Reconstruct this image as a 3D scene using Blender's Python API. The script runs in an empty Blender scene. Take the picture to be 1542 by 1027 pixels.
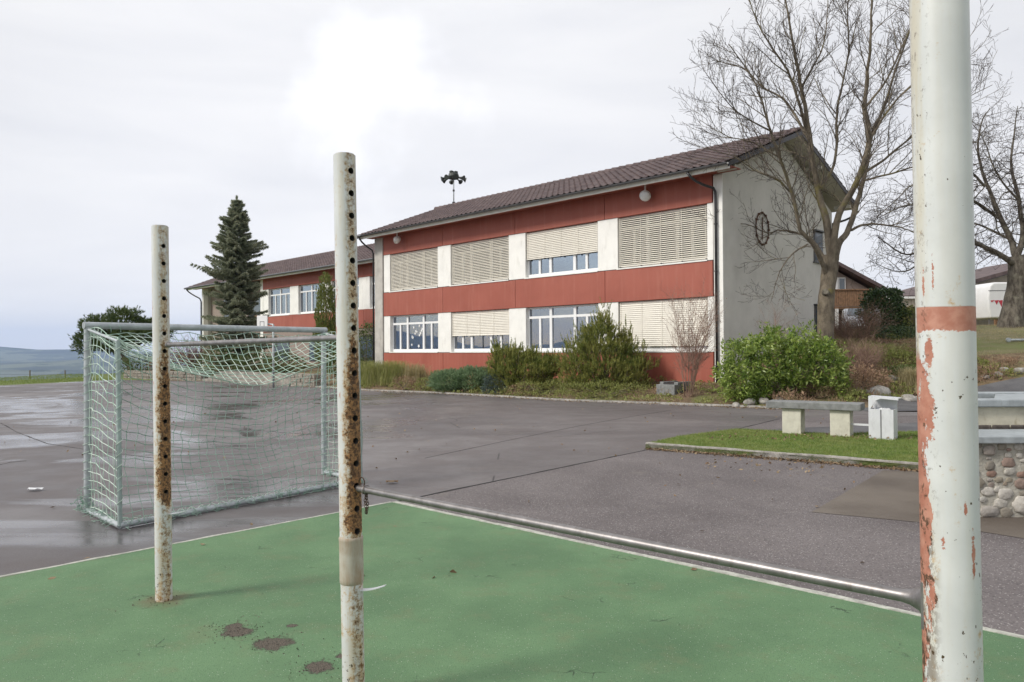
import bpy, bmesh, math, random
import numpy as np
from mathutils import Vector, Matrix
random.seed(7); RNG = np.random.default_rng(7)
PI = math.pi
SC = bpy.context.scene
# ---------------------------------------------------------------- camera
F, W, H, CH = 1115.0, 1542, 1027, 1.7
PITCH = math.atan((526-513.5)/F); ROLL = -0.006
cam_d = bpy.data.cameras.new('camera'); cam = bpy.data.objects.new('camera', cam_d)
SC.collection.objects.link(cam); SC.camera = cam
cam_d.sensor_width = 36; cam_d.lens = F/W*36; cam_d.clip_start = .05; cam_d.clip_end = 30000
Rm = Matrix.Rotation(PI/2+PITCH, 3, 'X') @ Matrix.Rotation(ROLL, 3, 'Z')
cam.rotation_euler = Rm.to_euler(); cam.location = (0, 0, CH)
R3 = np.array(Rm); CC = np.array([0, 0, CH])
def ray(x, y): return R3 @ np.array([(x-W/2)/F, -(y-H/2)/F, -1])
def G(x, y, z=0.):
    d = ray(x, y); return CC+d*(z-CH)/d[2]
def atY(x, y, Y):
    d = ray(x, y); return CC+d*Y/d[1]
# ---------------------------------------------------------------- world and sun
SUN_EL, SUN_AZ = math.radians(38), math.radians(-112)      # azimuth measured from +Y towards +X
wd = bpy.data.worlds.new('World'); SC.world = wd; wd.use_nodes = True
nt = wd.node_tree; nt.nodes.clear(); N = nt.nodes.new; L = nt.links.new
out = N('ShaderNodeOutputWorld'); bg1 = N('ShaderNodeBackground'); bg2 = N('ShaderNodeBackground'); mx = N('ShaderNodeMixShader')
sky = N('ShaderNodeTexSky'); sky.sky_type = 'NISHITA'; sky.sun_disc = False
sky.sun_elevation = SUN_EL; sky.sun_rotation = SUN_AZ
bg1.inputs['Strength'].default_value = .1; L(sky.outputs[0], bg1.inputs[0])
tc = N('ShaderNodeTexCoord'); sx = N('ShaderNodeSeparateXYZ'); L(tc.outputs['Generated'], sx.inputs[0])
def wmath(op, a, b=None, clamp=False):
    n = N('ShaderNodeMath'); n.operation = op; n.use_clamp = clamp
    for i, v in enumerate((a, b)):
        if v is None: continue
        if isinstance(v, (int, float)): n.inputs[i].default_value = v
        else: L(v, n.inputs[i])
    return n.outputs[0]
mp = N('ShaderNodeMapping'); mp.inputs['Scale'].default_value = (1, 1, 5.5); L(tc.outputs['Generated'], mp.inputs[0])
n1 = N('ShaderNodeTexNoise'); n1.inputs['Scale'].default_value = 1.7; n1.inputs['Detail'].default_value = 7; n1.inputs['Roughness'].default_value = .55; n1.inputs['Distortion'].default_value = .4
L(mp.outputs[0], n1.inputs['Vector'])
cr = N('ShaderNodeValToRGB'); L(n1.outputs[0], cr.inputs[0])
cr.color_ramp.elements[0].position = .3; cr.color_ramp.elements[0].color = (.655, .665, .70, 1)
cr.color_ramp.elements[1].position = .68; cr.color_ramp.elements[1].color = (.77, .77, .785, 1)
# brighter cloud round the hidden sun patch, and a general lift with height
bd = ray(575, 150); bd = bd/np.linalg.norm(bd)
dt = N('ShaderNodeVectorMath'); dt.operation = 'DOT_PRODUCT'; L(tc.outputs['Generated'], dt.inputs[0]); dt.inputs[1].default_value = tuple(bd)
mr = N('ShaderNodeMapRange'); mr.interpolation_type = 'SMOOTHERSTEP'; L(dt.outputs['Value'], mr.inputs[0])
mr.inputs[1].default_value = .86; mr.inputs[2].default_value = 1.0; mr.inputs[3].default_value = 0; mr.inputs[4].default_value = .09
mr2 = N('ShaderNodeMapRange'); L(sx.outputs['Z'], mr2.inputs[0])
mr2.inputs[1].default_value = .0; mr2.inputs[2].default_value = .35; mr2.inputs[3].default_value = 1.12; mr2.inputs[4].default_value = 1.04
pn = N('ShaderNodeTexNoise'); pn.inputs['Scale'].default_value = 8; pn.inputs['Detail'].default_value = 5; L(tc.outputs['Generated'], pn.inputs['Vector'])
mr3 = N('ShaderNodeMapRange'); mr3.interpolation_type = 'SMOOTHSTEP'; L(wmath('ADD', dt.outputs['Value'], wmath('MULTIPLY', pn.outputs[0], .03)), mr3.inputs[0])
mr3.inputs[1].default_value = 1.009; mr3.inputs[2].default_value = 1.020; mr3.inputs[3].default_value = 0; mr3.inputs[4].default_value = .26
tot = wmath('ADD', wmath('ADD', mr2.outputs[0], mr.outputs[0]), mr3.outputs[0])
sc8 = N('ShaderNodeVectorMath'); sc8.operation = 'SCALE'; L(cr.outputs[0], sc8.inputs[0]); L(wmath('MULTIPLY', tot, 7.4), sc8.inputs['Scale'])
L(sc8.outputs[0], bg2.inputs[0]); bg2.inputs['Strength'].default_value = .1
# cloud cover: closed ahead and overhead, breaking to blue low on the left
mp2 = N('ShaderNodeMapping'); mp2.inputs['Scale'].default_value = (1, 1, 3); mp2.inputs['Location'].default_value = (3, 1, 0); L(tc.outputs['Generated'], mp2.inputs[0])
n2 = N('ShaderNodeTexNoise'); n2.inputs['Scale'].default_value = 3.2; n2.inputs['Detail'].default_value = 8; L(mp2.outputs[0], n2.inputs['Vector'])
left = N('ShaderNodeMapRange'); left.interpolation_type = 'SMOOTHSTEP'; L(wmath('SUBTRACT', wmath('MULTIPLY', sx.outputs['X'], -1), wmath('MULTIPLY', wmath('ABSOLUTE', sx.outputs['Y']), .7)), left.inputs[0])
left.inputs[1].default_value = .45; left.inputs[2].default_value = .85; left.inputs[3].default_value = 1; left.inputs[4].default_value = .3
lowz = N('ShaderNodeMapRange'); L(sx.outputs['Z'], lowz.inputs[0]); lowz.inputs[1].default_value = .3; lowz.inputs[2].default_value = .6; lowz.inputs[3].default_value = 0; lowz.inputs[4].default_value = 1
cov = wmath('MAXIMUM', left.outputs[0], lowz.outputs[0])
cmask = N('ShaderNodeMapRange'); L(wmath('ADD', cov, n2.outputs[0]), cmask.inputs[0]); cmask.inputs[1].default_value = .8; cmask.inputs[2].default_value = 1.1
L(cmask.outputs[0], mx.inputs[0]); L(bg1.outputs[0], mx.inputs[1]); L(bg2.outputs[0], mx.inputs[2]); L(mx.outputs[0], out.inputs[0])
sun_d = bpy.data.lights.new('sun', 'SUN'); sun = bpy.data.objects.new('sun', sun_d); SC.collection.objects.link(sun)
sun_d.energy = 2.0; sun_d.angle = math.radians(14); sun_d.color = (1, .95, .88)
sdir = Vector((math.sin(SUN_AZ)*math.cos(SUN_EL), math.cos(SUN_AZ)*math.cos(SUN_EL), math.sin(SUN_EL)))
sun.rotation_euler = sdir.to_track_quat('Z', 'Y').to_euler()
vs = SC.view_settings; SC.display_settings.display_device = 'sRGB'
vs.view_transform = 'Standard'; vs.look = 'None'; vs.gamma = 1; vs.use_curve_mapping = False; vs.exposure = 0.62
SC.cycles.transparent_max_bounces = 12; SC.cycles.volume_bounces = 1; SC.cycles.max_bounces = 6

# ---------------------------------------------------------------- helpers
def link(o, parent=None):
    SC.collection.objects.link(o)
    if parent is not None: o.parent = parent
    return o
def tag(o, label=None, cat=None, group=None, kind=None):
    if label: o['label'] = label
    if cat: o['category'] = cat
    if group: o['group'] = group
    if kind: o['kind'] = kind
    return o
def empty(name, loc, rz=0, label=None, cat=None, group=None):
    o = bpy.data.objects.new(name, None); link(o); o.location = loc; o.rotation_euler = (0, 0, rz); o.empty_display_size = .2
    return tag(o, label, cat, group)
def copy_tree(o, parent=None):
    c = o.copy(); link(c); c.parent = parent
    for ch in list(o.children): copy_tree(ch, c)
    return c
def frame_of(d):
    d = np.array(d, float); d /= np.linalg.norm(d)+1e-12
    a = np.array([0, 0, 1.]) if abs(d[2]) < .9 else np.array([1., 0, 0])
    x = np.cross(a, d); x /= np.linalg.norm(x); y = np.cross(d, x)
    return x, y, d
class MB:
    def __init__(s): s.v = []; s.f = []; s.m = []; s.n = 0
    def add(s, v, f, m=0):
        v = np.asarray(v, float).reshape(-1, 3); s.v.append(v)
        for q in f: s.f.append(tuple(int(i)+s.n for i in q)); s.m.append(m)
        s.n += len(v)
    def box(s, a, b, m=0, rz=0, c=None):
        x0, y0, z0 = np.minimum(a, b); x1, y1, z1 = np.maximum(a, b)
        v = np.array([(x0,y0,z0),(x1,y0,z0),(x1,y1,z0),(x0,y1,z0),(x0,y0,z1),(x1,y0,z1),(x1,y1,z1),(x0,y1,z1)])
        if rz:
            c = np.array(c if c is not None else ((x0+x1)/2, (y0+y1)/2, 0)); k, t = math.cos(rz), math.sin(rz)
            d = v-c; v = np.stack([d[:,0]*k-d[:,1]*t, d[:,0]*t+d[:,1]*k, d[:,2]], 1)+c
        s.add(v, [(0,3,2,1),(4,5,6,7),(0,1,5,4),(1,2,6,5),(2,3,7,6),(3,0,4,7)], m)
    def bbox(s, a, b, bev=.01, m=0):
        """box with chamfered edges"""
        a, b = np.minimum(a, b), np.maximum(a, b); bm = bmesh.new(); bmesh.ops.create_cube(bm, size=1)
        for v in bm.verts: v.co = Vector([(a[i]+b[i])/2+v.co[i]*(b[i]-a[i]) for i in range(3)])
        bmesh.ops.bevel(bm, geom=list(bm.edges), offset=bev, segments=2, affect='EDGES', profile=.5)
        bm.verts.index_update(); s.add([v.co[:] for v in bm.verts], [[v.index for v in f.verts] for f in bm.faces], m); bm.free()
    def tube(s, pts, r, n=8, m=0, cap=True):
        pts = np.asarray(pts, float); k = len(pts); r = np.broadcast_to(np.asarray(r, float), (k,))
        tg = np.gradient(pts, axis=0); x, y, _ = frame_of(tg[0]); vs_ = []
        ang = np.arange(n)*2*PI/n
        for i in range(k):
            t = tg[i]/(np.linalg.norm(tg[i])+1e-12)
            x = x-t*(x@t); x /= np.linalg.norm(x)+1e-12; y = np.cross(t, x)
            vs_.append(pts[i]+r[i]*(np.cos(ang)[:,None]*x+np.sin(ang)[:,None]*y))
        f = []
        for i in range(k-1):
            for j in range(n):
                a = i*n+j; b = i*n+(j+1) % n; f.append((a, b, b+n, a+n))
        if cap: f.append(tuple(range(n-1, -1, -1))); f.append(tuple((k-1)*n+j for j in range(n)))
        s.add(np.concatenate(vs_), f, m)
    def lathe(s, prof, n=16, c=(0,0,0), axis=(0,0,1), m=0):
        x, y, d = frame_of(axis); c = np.array(c, float); ang = np.arange(n)*2*PI/n; vs_ = []
        for (r, z) in prof: vs_.append(c+d*z+r*(np.cos(ang)[:,None]*x+np.sin(ang)[:,None]*y))
        f = []
        for i in range(len(prof)-1):
            for j in range(n):
                a = i*n+j; b = i*n+(j+1) % n; f.append((a, b, b+n, a+n))
        f.append(tuple(range(n-1, -1, -1))); f.append(tuple((len(prof)-1)*n+j for j in range(n)))
        s.add(np.concatenate(vs_), f, m)
    def prism(s, poly, a, b, axis=2, m=0):
        """polygon (2-D) extruded along an axis from a to b"""
        n = len(poly); v = []
        for h in (a, b):
            for p in poly:
                q = list(p); q.insert(axis, h); v.append(q)
        s.add(v, [tuple(range(n-1, -1, -1)), tuple(range(n, 2*n))]+[(i, (i+1) % n, n+(i+1) % n, n+i) for i in range(n)], m)
    def build(s, name, mats, parent=None, smooth=False, loc=None):
        me = bpy.data.meshes.new(name)
        v = np.concatenate(s.v) if s.v else np.zeros((0, 3))
        me.from_pydata(v.tolist(), [], s.f)
        mats = mats if isinstance(mats, (list, tuple)) else [mats]
        for q in mats: me.materials.append(q)
        if len(mats) > 1: me.polygons.foreach_set('material_index', s.m)
        if smooth: me.polygons.foreach_set('use_smooth', [True]*len(me.polygons))
        me.update(); o = bpy.data.objects.new(name, me); link(o, parent)
        if loc is not None: o.location = loc
        return o
def fix_normals(o):
    bm = bmesh.new(); bm.from_mesh(o.data); bmesh.ops.recalc_face_normals(bm, faces=bm.faces); bm.to_mesh(o.data); bm.free(); return o
def smooth_by_angle(o, deg=40):
    me = o.data; me.polygons.foreach_set('use_smooth', [True]*len(me.polygons))
    try: me.set_sharp_from_angle(angle=math.radians(deg))
    except Exception: pass
    return o
def quads_obj(name, V, mat, parent=None, k=4):
    """V: (n*k,3) vertices, n faces of k corners; fast path"""
    me = bpy.data.meshes.new(name); n = len(V)//k
    me.vertices.add(n*k); me.vertices.foreach_set('co', V.astype(np.float32).ravel())
    me.loops.add(n*k); me.loops.foreach_set('vertex_index', np.arange(n*k, dtype=np.int32))
    me.polygons.add(n); me.polygons.foreach_set('loop_start', np.arange(0, n*k, k, dtype=np.int32)); me.polygons.foreach_set('loop_total', np.full(n, k, dtype=np.int32))
    me.update(calc_edges=True); me.validate()
    for q in (mat if isinstance(mat, (list, tuple)) else [mat]): me.materials.append(q)
    return link(bpy.data.objects.new(name, me), parent)

# ---------------------------------------------------------------- materials
MAT = {}
class NM:
    def __init__(s, name, coord='Object'):
        m = bpy.data.materials.new(name); m.use_nodes = True; s.m = m; s.t = m.node_tree; s.t.nodes.clear()
        s.o = s.n('ShaderNodeOutputMaterial'); s.b = s.n('ShaderNodeBsdfPrincipled'); s.l(s.b.outputs[0], s.o.inputs[0])
        s.tc = s.n('ShaderNodeTexCoord'); s.co = s.tc.outputs[coord]; MAT[name] = m
    def n(s, t): return s.t.nodes.new(t)
    def l(s, a, b): s.t.links.new(a, b)
    def put(s, sock, v):
        if isinstance(v, (int, float)): sock.default_value = v
        elif isinstance(v, tuple): sock.default_value = v if len(v) == len(sock.default_value) else (*v, 1)
        else: s.l(v, sock)
    def math(s, op, a, b=0, c=None, clamp=False):
        n = s.n('ShaderNodeMath'); n.operation = op; n.use_clamp = clamp; s.put(n.inputs[0], a); s.put(n.inputs[1], b)
        if c is not None: s.put(n.inputs[2], c)
        return n.outputs[0]
    def noise(s, scale, detail=5, rough=.55, stretch=None, dist=0, loc=None, vec=None):
        v = vec or s.co
        if stretch or loc:
            mp = s.n('ShaderNodeMapping'); s.l(v, mp.inputs[0]); mp.inputs['Scale'].default_value = stretch or (1,1,1); mp.inputs['Location'].default_value = loc or (0,0,0); v = mp.outputs[0]
        n = s.n('ShaderNodeTexNoise'); s.l(v, n.inputs['Vector']); n.inputs['Scale'].default_value = scale; n.inputs['Detail'].default_value = detail
        n.inputs['Roughness'].default_value = rough; n.inputs['Distortion'].default_value = dist; return n.outputs[0]
    def vor(s, scale, feat='F1', out='Distance', stretch=None, rnd=1):
        v = s.co
        if stretch: mp = s.n('ShaderNodeMapping'); s.l(v, mp.inputs[0]); mp.inputs['Scale'].default_value = stretch; v = mp.outputs[0]
        n = s.n('ShaderNodeTexVoronoi'); n.feature = feat; s.l(v, n.inputs['Vector']); n.inputs['Scale'].default_value = scale; n.inputs['Randomness'].default_value = rnd; return n.outputs[out]
    def ramp(s, x, a, b, lo=0., hi=1., smooth=True):
        n = s.n('ShaderNodeMapRange'); n.interpolation_type = 'SMOOTHSTEP' if smooth else 'LINEAR'; s.put(n.inputs[0], x)
        for i, v in zip((1,2,3,4), (a,b,lo,hi)): n.inputs[i].default_value = v
        return n.outputs[0]
    def mix(s, f, a, b, mode='MIX'):
        n = s.n('ShaderNodeMix'); n.data_type = 'RGBA'; n.blend_type = mode; s.put(n.inputs[0], f); s.put(n.inputs[6], a); s.put(n.inputs[7], b); return n.outputs[2]
    def sep(s, v=None):
        n = s.n('ShaderNodeSeparateXYZ'); s.l(v or s.co, n.inputs[0]); return n.outputs
    def bump(s, h, dist=.01, st=1., nrm=None):
        n = s.n('ShaderNodeBump'); n.inputs['Distance'].default_value = dist; n.inputs['Strength'].default_value = st; s.put(n.inputs['Height'], h)
        if nrm: s.l(nrm, n.inputs['Normal'])
        s.l(n.outputs[0], s.b.inputs['Normal']); return n.outputs[0]
    def fin(s, col=None, rough=.7, metal=0, spec=None):
        if col is not None: s.put(s.b.inputs['Base Color'], col)
        s.put(s.b.inputs['Roughness'], rough); s.put(s.b.inputs['Metallic'], metal)
        if spec is not None: s.b.inputs['Specular IOR Level'].default_value = spec
        return s.m
def simple(name, col, rough=.6, metal=0, var=.12, scale=3, bump=0, bscale=60, spec=None, dirt=None):
    m = NM(name); a = tuple(c*(1-var) for c in col); b = tuple(min(1, c*(1+var)) for c in col)
    c = m.mix(m.ramp(m.noise(scale, 6, .6), .3, .7), a, b)
    if dirt: c = m.mix(m.math('MULTIPLY', m.ramp(m.noise(scale*2.3, 7, .65, stretch=(1,1,.35)), .5, .75), dirt[1]), c, dirt[0])
    if bump: m.bump(m.noise(bscale, 3), bump)
    return m.fin(c, rough, metal, spec)
def leafmat(name, cols, rough=.55, trans=.25):
    m = NM(name); g = m.n('ShaderNodeNewGeometry'); cr = m.n('ShaderNodeValToRGB'); m.l(m.math('ADD', m.math('MULTIPLY', g.outputs['Random Per Island'], .45), m.math('MULTIPLY', m.ramp(m.noise(5.0, 3, .6), .36, .64), .6)), cr.inputs[0])
    e = cr.color_ramp.elements; e[0].position = 0; e[0].color = (*cols[0], 1); e[1].position = 1; e[1].color = (*cols[-1], 1)
    for i, c in enumerate(cols[1:-1]): q = e.new((i+1)/(len(cols)-1)); q.color = (*c, 1)
    col = m.mix(m.math('MULTIPLY', m.ramp(m.noise(1.3, 3), .4, .7), .5), cr.outputs[0], cols[-1])
    m.fin(col, rough)
    tr = m.n('ShaderNodeBsdfTranslucent'); m.l(col, tr.inputs[0]); ms = m.n('ShaderNodeMixShader'); ms.inputs[0].default_value = trans
    m.l(m.b.outputs[0], ms.inputs[1]); m.l(tr.outputs[0], ms.inputs[2]); m.l(ms.outputs[0], m.o.inputs[0]); return m.m

def mat_asphalt():
    # main yard: dark, smoother, damp with drying patches
    m = NM('yard_asphalt'); 
    big = m.noise(.16, 6, .6, stretch=(1, 1, 1), dist=.8); mid = m.noise(1.1, 5, .6); fine = m.noise(90, 2); grit = m.vor(140)
    c = m.mix(m.ramp(big, .35, .65), (.095, .085, .086), (.175, .16, .158)); c = m.mix(m.ramp(mid, .35, .7, 0, .55), c, (.105, .086, .082))
    c = m.mix(m.ramp(fine, .5, .8, 0, .5), c, (.22, .21, .2)); 
    wet = m.ramp(m.noise(.23, 5, .55, stretch=(.8, 1.1, 1), dist=1.0, loc=(4, 2, 0)), .48, .545)
    x = m.sep(); wl = m.math('MULTIPLY', wet, m.ramp(m.math('ADD', x[0], m.math('MULTIPLY', x[1], .12)), -2, 3.5, 1, .12))
    c = m.mix(m.math('MULTIPLY', wl, .45), c, (.05, .046, .05))
    # joints between paving runs and hairline cracks
    crk = m.vor(.23, 'DISTANCE_TO_EDGE'); 
    c = m.mix(m.math('MULTIPLY', m.ramp(crk, .0, .004, 1, 0), m.ramp(m.noise(.4, 2), .48, .55)), c, (.03, .028, .028))
    h = m.math('MULTIPLY', m.math('ADD', m.math('MULTIPLY', grit, .6), fine), m.math('SUBTRACT', 1., m.math('MULTIPLY', wl, .93)))
    m.bump(h, .004, .7)
    r = m.math('SUBTRACT', m.ramp(mid, .3, .7, .5, .68), m.math('MULTIPLY', wl, .36)); m.fin(c, r, 0, .5)
    # lot: coarse open asphalt full of light chippings
    m = NM('lot_asphalt'); big = m.noise(.5, 6, .6, dist=.5); fine = m.noise(60, 3); vc = m.vor(70, 'F1', 'Color'); vd = m.vor(70)
    c = m.mix(m.ramp(big, .3, .7), (.11, .094, .093), (.165, .145, .142)); s_ = m.sep(vc)
    chip = m.math('MULTIPLY', m.ramp(s_[0], .80, .84), m.ramp(vd, .25, .45, 1, 0)); c = m.mix(m.math('MULTIPLY', chip, .8), c, (.42, .4, .38))
    c = m.mix(m.math('MULTIPLY', m.ramp(s_[1], .0, .35, 1, 0), .5), c, (.045, .04, .04))
    c = m.mix(m.ramp(m.noise(1.4, 5, .7), .58, .72, 0, .45), c, (.2, .18, .155))
    m.bump(m.math('ADD', m.math('MULTIPLY', vd, .8), fine), .006, .8); m.fin(c, .78)
    m = NM('path_asphalt'); c = m.mix(m.ramp(m.noise(1.2, 6), .3, .7), (.07, .068, .072), (.12, .118, .12)); c = m.mix(m.ramp(m.noise(80, 2), .55, .8, 0, .5), c, (.25, .25, .25)); m.bump(m.noise(90, 3), .004); m.fin(c, .7)
    m = NM('patch_asphalt'); c = m.mix(m.ramp(m.noise(.9, 6), .3, .7), (.095, .076, .06), (.16, .135, .11)); c = m.mix(m.ramp(m.noise(120, 2), .5, .8, 0, .4), c, (.26, .23, .2)); m.bump(m.noise(140, 3), .003); m.fin(c, .72)
mat_asphalt()
def mat_court():
    m = NM('court_rubber'); big = m.noise(.9, 6, .6); gr = m.noise(210, 2); 
    c = m.mix(m.ramp(big, .32, .68), (.080, .162, .072), (.122, .225, .105)); c = m.mix(m.ramp(m.noise(2.6, 7, .75, loc=(1,5,0)), .48, .7, 0, .6), c, (.14, .175, .085))
    c = m.mix(m.ramp(gr, .5, .72, 0, .75), c, (.035, .085, .04)); c = m.mix(m.math('MULTIPLY', m.ramp(m.noise(420, 2), .55, .7), .5), c, (.2, .28, .18)); vc = m.sep(m.vor(120, 'F1', 'Color')); vd = m.vor(120)
    chip = m.math('MULTIPLY', m.ramp(vc[0], .955, .96), m.ramp(vd, .2, .35, 1, 0)); c = m.mix(m.math('MULTIPLY', chip, .8), c, (.5, .55, .45))
    # hairline cracks in places
    nv = m.n('ShaderNodeTexNoise'); nv.inputs['Scale'].default_value = 7; m.l(m.co, nv.inputs['Vector']); nv.inputs['Detail'].default_value = 6
    av = m.n('ShaderNodeVectorMath'); av.operation = 'MULTIPLY_ADD'; m.l(nv.outputs['Color'], av.inputs[0]); av.inputs[1].default_value = (.22, .22, .22); m.l(m.co, av.inputs[2])
    vo = m.n('ShaderNodeTexVoronoi'); vo.feature = 'DISTANCE_TO_EDGE'; vo.inputs['Scale'].default_value = 4.2; m.l(av.outputs[0], vo.inputs['Vector'])
    crk = m.math('MULTIPLY', m.ramp(vo.outputs['Distance'], .0, .022, 1, 0), m.ramp(m.noise(2.1, 4, .6, loc=(9,0,0)), .58, .66))
    c = m.mix(m.math('MULTIPLY', crk, .85), c, (.03, .055, .025))
    # worn-through spots
    wsum = None
    for (px, py, r) in ((358, 955, .10), (412, 972, .12), (480, 1008, .085), (516, 991, .04), (440, 945, .035), (352, 946, .06)):
        p = G(px, py); dn = m.n('ShaderNodeVectorMath'); dn.operation = 'DISTANCE'; m.l(m.co, dn.inputs[0]); dn.inputs[1].default_value = (p[0], p[1], .012)
        w = m.ramp(dn.outputs['Value'], r*.1, r*2.0, 1, 0); wsum = w if wsum is None else m.math('MAXIMUM', wsum, w)
    worn = m.ramp(m.math('ADD', wsum, m.math('ADD', m.math('MULTIPLY', m.noise(60, 6, .85), 1.2), m.math('MULTIPLY', m.noise(9, 3, .6), .9))), 1.64, 1.80)
    c = m.mix(worn, c, m.mix(m.ramp(m.noise(160, 3), .4, .6), (.03, .025, .018), (.135, .11, .08)))
    # rusty dirt ring at the left post foot
    dn = m.n('ShaderNodeVectorMath'); dn.operation = 'DISTANCE'; m.l(m.co, dn.inputs[0]); dn.inputs[1].default_value = (-2.38, 5.06, .012)
    ring = m.ramp(m.math('ADD', dn.outputs['Value'], m.math('MULTIPLY', m.noise(9, 4), .22)), .14, .34, .75, 0); c = m.mix(ring, c, (.13, .10, .05))
    m.bump(m.math('SUBTRACT', m.math('SUBTRACT', gr, m.math('MULTIPLY', crk, 1.5)), m.math('MULTIPLY', worn, 1.2)), .004, .8); m.fin(c, .75)
mat_court()
simple('kerb_concrete', (.34, .32, .29), .85, var=.3, scale=8, bump=.004, bscale=90, dirt=((.12,.11,.07), .7))
simple('court_edge', (.42, .42, .37), .85, var=.25, scale=12, bump=.004, dirt=((.16,.17,.11), .7))
simple('joint_dark', (.02, .018, .018), .9)
simple('white_paint', (.80, .79, .745), .6, var=.05, scale=1.5, dirt=((.5,.48,.42), .35))
simple('frame_white', (.78, .78, .77), .4, var=.03)
simple('plaster_grey', (.60, .58, .535), .9, var=.07, scale=1.2, bump=.006, bscale=45, dirt=((.49,.475,.43), .4))
simple('pier_concrete', (.44, .42, .38), .85, var=.14, scale=2, bump=.004, bscale=50, dirt=((.25,.23,.2), .5))
simple('soffit_beige', (.58, .55, .48), .8, var=.08)
simple('dark_metal', (.045, .043, .045), .45, metal=.3)
simple('gutter_metal', (.11, .11, .115), .4, metal=.5, dirt=((.04,.04,.04), .5))
simple('blind_cream', (.74, .70, .61), .5, var=.04)
simple('curtain', (.62, .63, .64), .9, var=.1, scale=12)
simple('interior_dark', (.05, .045, .04), .9)
simple('steel', (.25, .235, .23), .42, metal=.75, var=.2, scale=14, dirt=((.10,.075,.06), .5))
simple('galv', (.40, .43, .44), .5, metal=.35, var=.15, scale=10, dirt=((.16,.2,.18), .4))
simple('strut_green', (.30, .37, .35), .5, metal=.2, var=.2, scale=10)
simple('bin_metal', (.66, .67, .69), .45, metal=.25, var=.06, scale=5, dirt=((.36,.36,.36), .35))
simple('bench_slab', (.20, .205, .20), .8, var=.2, scale=9, bump=.003, dirt=((.1,.1,.09), .6))
simple('bench_leg', (.56, .54, .45), .85, var=.1, scale=6, bump=.003, dirt=((.3,.27,.2), .5))
simple('stone_pale', (.24, .22, .19), .85, var=.35, scale=2.5, bump=.008, bscale=25)
simple('mortar', (.36, .34, .29), .92, var=.25, scale=7, bump=.012, bscale=30, dirt=((.2,.18,.13), .6))
simple('trough_concrete', (.56, .53, .42), .85, var=.12, scale=5, bump=.003, dirt=((.22,.17,.07), .75))
simple('rim_metal', (.34, .37, .38), .6, metal=.3, var=.15, scale=8, dirt=((.2,.22,.22), .5))
simple('brick_dark', (.09, .075, .065), .9, var=.4, scale=14)
simple('wood_brown', (.22, .125, .07), .75, var=.25, scale=8)
simple('house_taupe', (.27, .215, .185), .85, var=.06)
simple('shed_board', (.44, .39, .33), .8, var=.08)
simple('caravan_white', (.72, .72, .72), .35, var=.03)
simple('red_mark', (.42, .03, .05), .4); simple('blue_mark', (.06, .08, .25), .4)
simple('car_silver', (.42, .44, .47), .3, metal=.5); simple('tyre', (.02, .02, .02), .85); simple('lens_clear', (.6, .6, .6), .15)
simple('horn_black', (.03, .035, .03), .5); simple('ornament_iron', (.12, .06, .035), .7, metal=.3, var=.4, scale=20)
simple('lamp_white', (.66, .64, .62), .4); simple('chain_iron', (.07, .045, .03), .6, metal=.6, var=.4, scale=60)
simple('wood_post', (.18, .16, .13), .9)
simple('backboard', (.74, .74, .72), .5, var=.03)
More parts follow.
